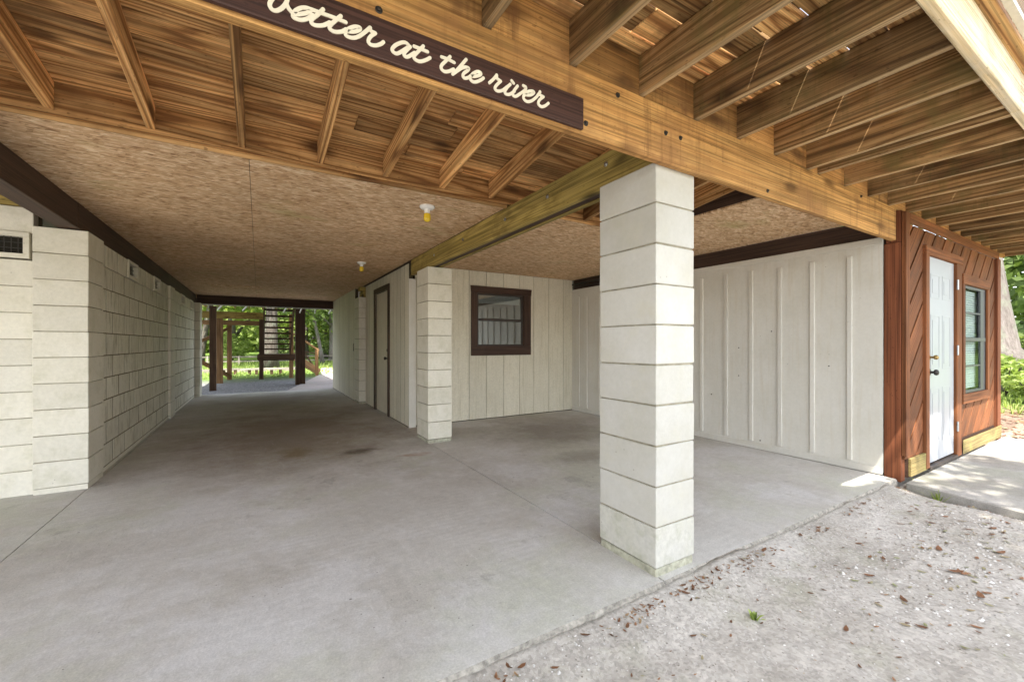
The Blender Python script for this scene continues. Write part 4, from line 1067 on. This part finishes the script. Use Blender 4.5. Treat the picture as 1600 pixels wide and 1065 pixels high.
# litter, pebbles
def leaf_mesh(mb, x, y, z, L, an, curl, rnd=None):
    ca, sa = math.cos(an), math.sin(an); o = len(mb.v); rnd = rng.random() if rnd is None else rnd
    tl = rng.uniform(-.3, .3)
    P = [(-1, 0, .25), (-.45, .32, .0), (-.45, -.32, .0), (.4, .30, .0), (.4, -.30, .0), (1, 0, .35)]
    for px, py, pz in P:
        X, Y = px * L * .5, py * L * .55; Z = pz * L * curl + abs(py) * L * .35 * curl + py * tl * L * .4
        mb.v.append((x + X * ca - Y * sa, y + X * sa + Y * ca, z + .004 + Z + abs(tl) * L * .1))
    mb.f += [(o, o + 2, o + 1), (o + 1, o + 2, o + 4, o + 3), (o + 3, o + 4, o + 5)]; mb.m += [0] * 3; mb.g += [(0, 0, 0)] * 6; mb.r += [rnd] * 6
m = MB(); m.open = True
for _ in range(520):
    x = rng.uniform(-1.6, 2.9); y = -.085 - abs(rng.gauss(0, .05))
    if noise.noise((x * 2.2, 0, 5)) < -.05: continue
    leaf_mesh(m, x, y, ground_z(x, y), rng.uniform(.008, .032), rng.uniform(0, 6.28), rng.uniform(.2, .8), rng.uniform(0, .95))
for _ in range(420):
    x = rng.uniform(-.6, 2.9); y = rng.uniform(-1.4, -.08)
    if noise.noise((x * 1.3, y * 1.3, 5)) < .0 and rng.random() < .8 - .3 * max(0, x - .4): continue
    leaf_mesh(m, x, y, ground_z(x, y), rng.uniform(.006, .028), rng.uniform(0, 6.28), rng.uniform(.1, .6))
for _ in range(420):
    x = rng.uniform(.7, 3.0); y = rng.uniform(-1.4, -.3)
    if rng.random() > .25 + .3 * (x - .7) + .4 * (-y - .3): continue
    leaf_mesh(m, x, y, ground_z(x, y), rng.uniform(.012, .05), rng.uniform(0, 6.28), rng.uniform(.1, .5), rng.choice((.3, .55, .9, .95, 1.0)))
for _ in range(1500):
    x = rng.uniform(6.3, 10.5); y = rng.uniform(-2, 1.5); leaf_mesh(m, x, y, ground_z(x, y), rng.uniform(.05, .12), rng.uniform(0, 6.28), rng.uniform(.1, .6))
o = m.build('leaf_litter', 'litter'); o['kind'] = 'stuff'
m = MB(); m.open = True
for _ in range(4300):
    x = rng.uniform(-1.7, 3.0); y = -.07 - rng.random() ** 1.3 * 1.2; s = rng.uniform(.0018, .0055) * (1.8 if rng.random() < .06 else 1)
    if x > .9 and y < -.4: s *= 1.7
    if x < .6 and y < -.3 and rng.random() < .5: continue
    z = ground_z(x, y); o = len(m.v); an = rng.uniform(0, 6.28); ca, sa = math.cos(an), math.sin(an)
    for px, py, pz in ((1, 0, .1), (.3, .8, .1), (-.9, .4, .1), (-.7, -.6, .1), (.5, -.7, .1), (0, 0, .75)):
        px *= rng.uniform(.8, 1.3); m.v.append((x + (px * ca - py * sa) * s, y + (px * sa + py * ca) * s, z + pz * s))
    m.f += [(o + i, o + (i + 1) % 5, o + 5) for i in range(5)]; m.m += [0] * 5; m.g += [(0, 0, 0)] * 6; m.r += [rng.random()] * 6
o = m.build('gravel', 'pebble'); o['kind'] = 'stuff'
# the larger fallen leaves, each a thing
spots = [(-.141, -.306, .035, .3), (-.863, -.107, .045, .35), (.946, -.667, .06, .2), (-.10, -.33, .03, .9), (1.05, -.5, .05, .35), (1.5, -.72, .09, .45), (1.75, -.60, .08, .4),
         (1.3, -.85, .07, .5), (.75, -.78, .05, .2), (.45, -.62, .05, .3), (2.0, -.8, .07, .5), (-.35, -.14, .04, .3), (-.55, -.10, .045, .2), (.05, -.13, .05, .25), (.12, -.12, .04, .3), (.35, -.10, .04, .2),
         (.8, -.10, .05, .35), (1.2, -.11, .05, .3), (2.2, -.45, .05, .3), (2.4, -.7, .06, .5), (-.75, -.16, .035, .4), (.6, -.42, .03, .2)]
for x, y, L, rn in spots:
    mm = MB(); mm.open = True; z = ground_z(x, y); leaf_mesh(mm, x, y, z, L, rng.uniform(0, 6.28), .4, rn)
    tag(mm.build('fallen_leaf', 'litter', origin=(x, y, z)), 'curled brown fallen leaf on the sandy ground in front of the slab', 'leaf', 'larger fallen leaves on the sand')
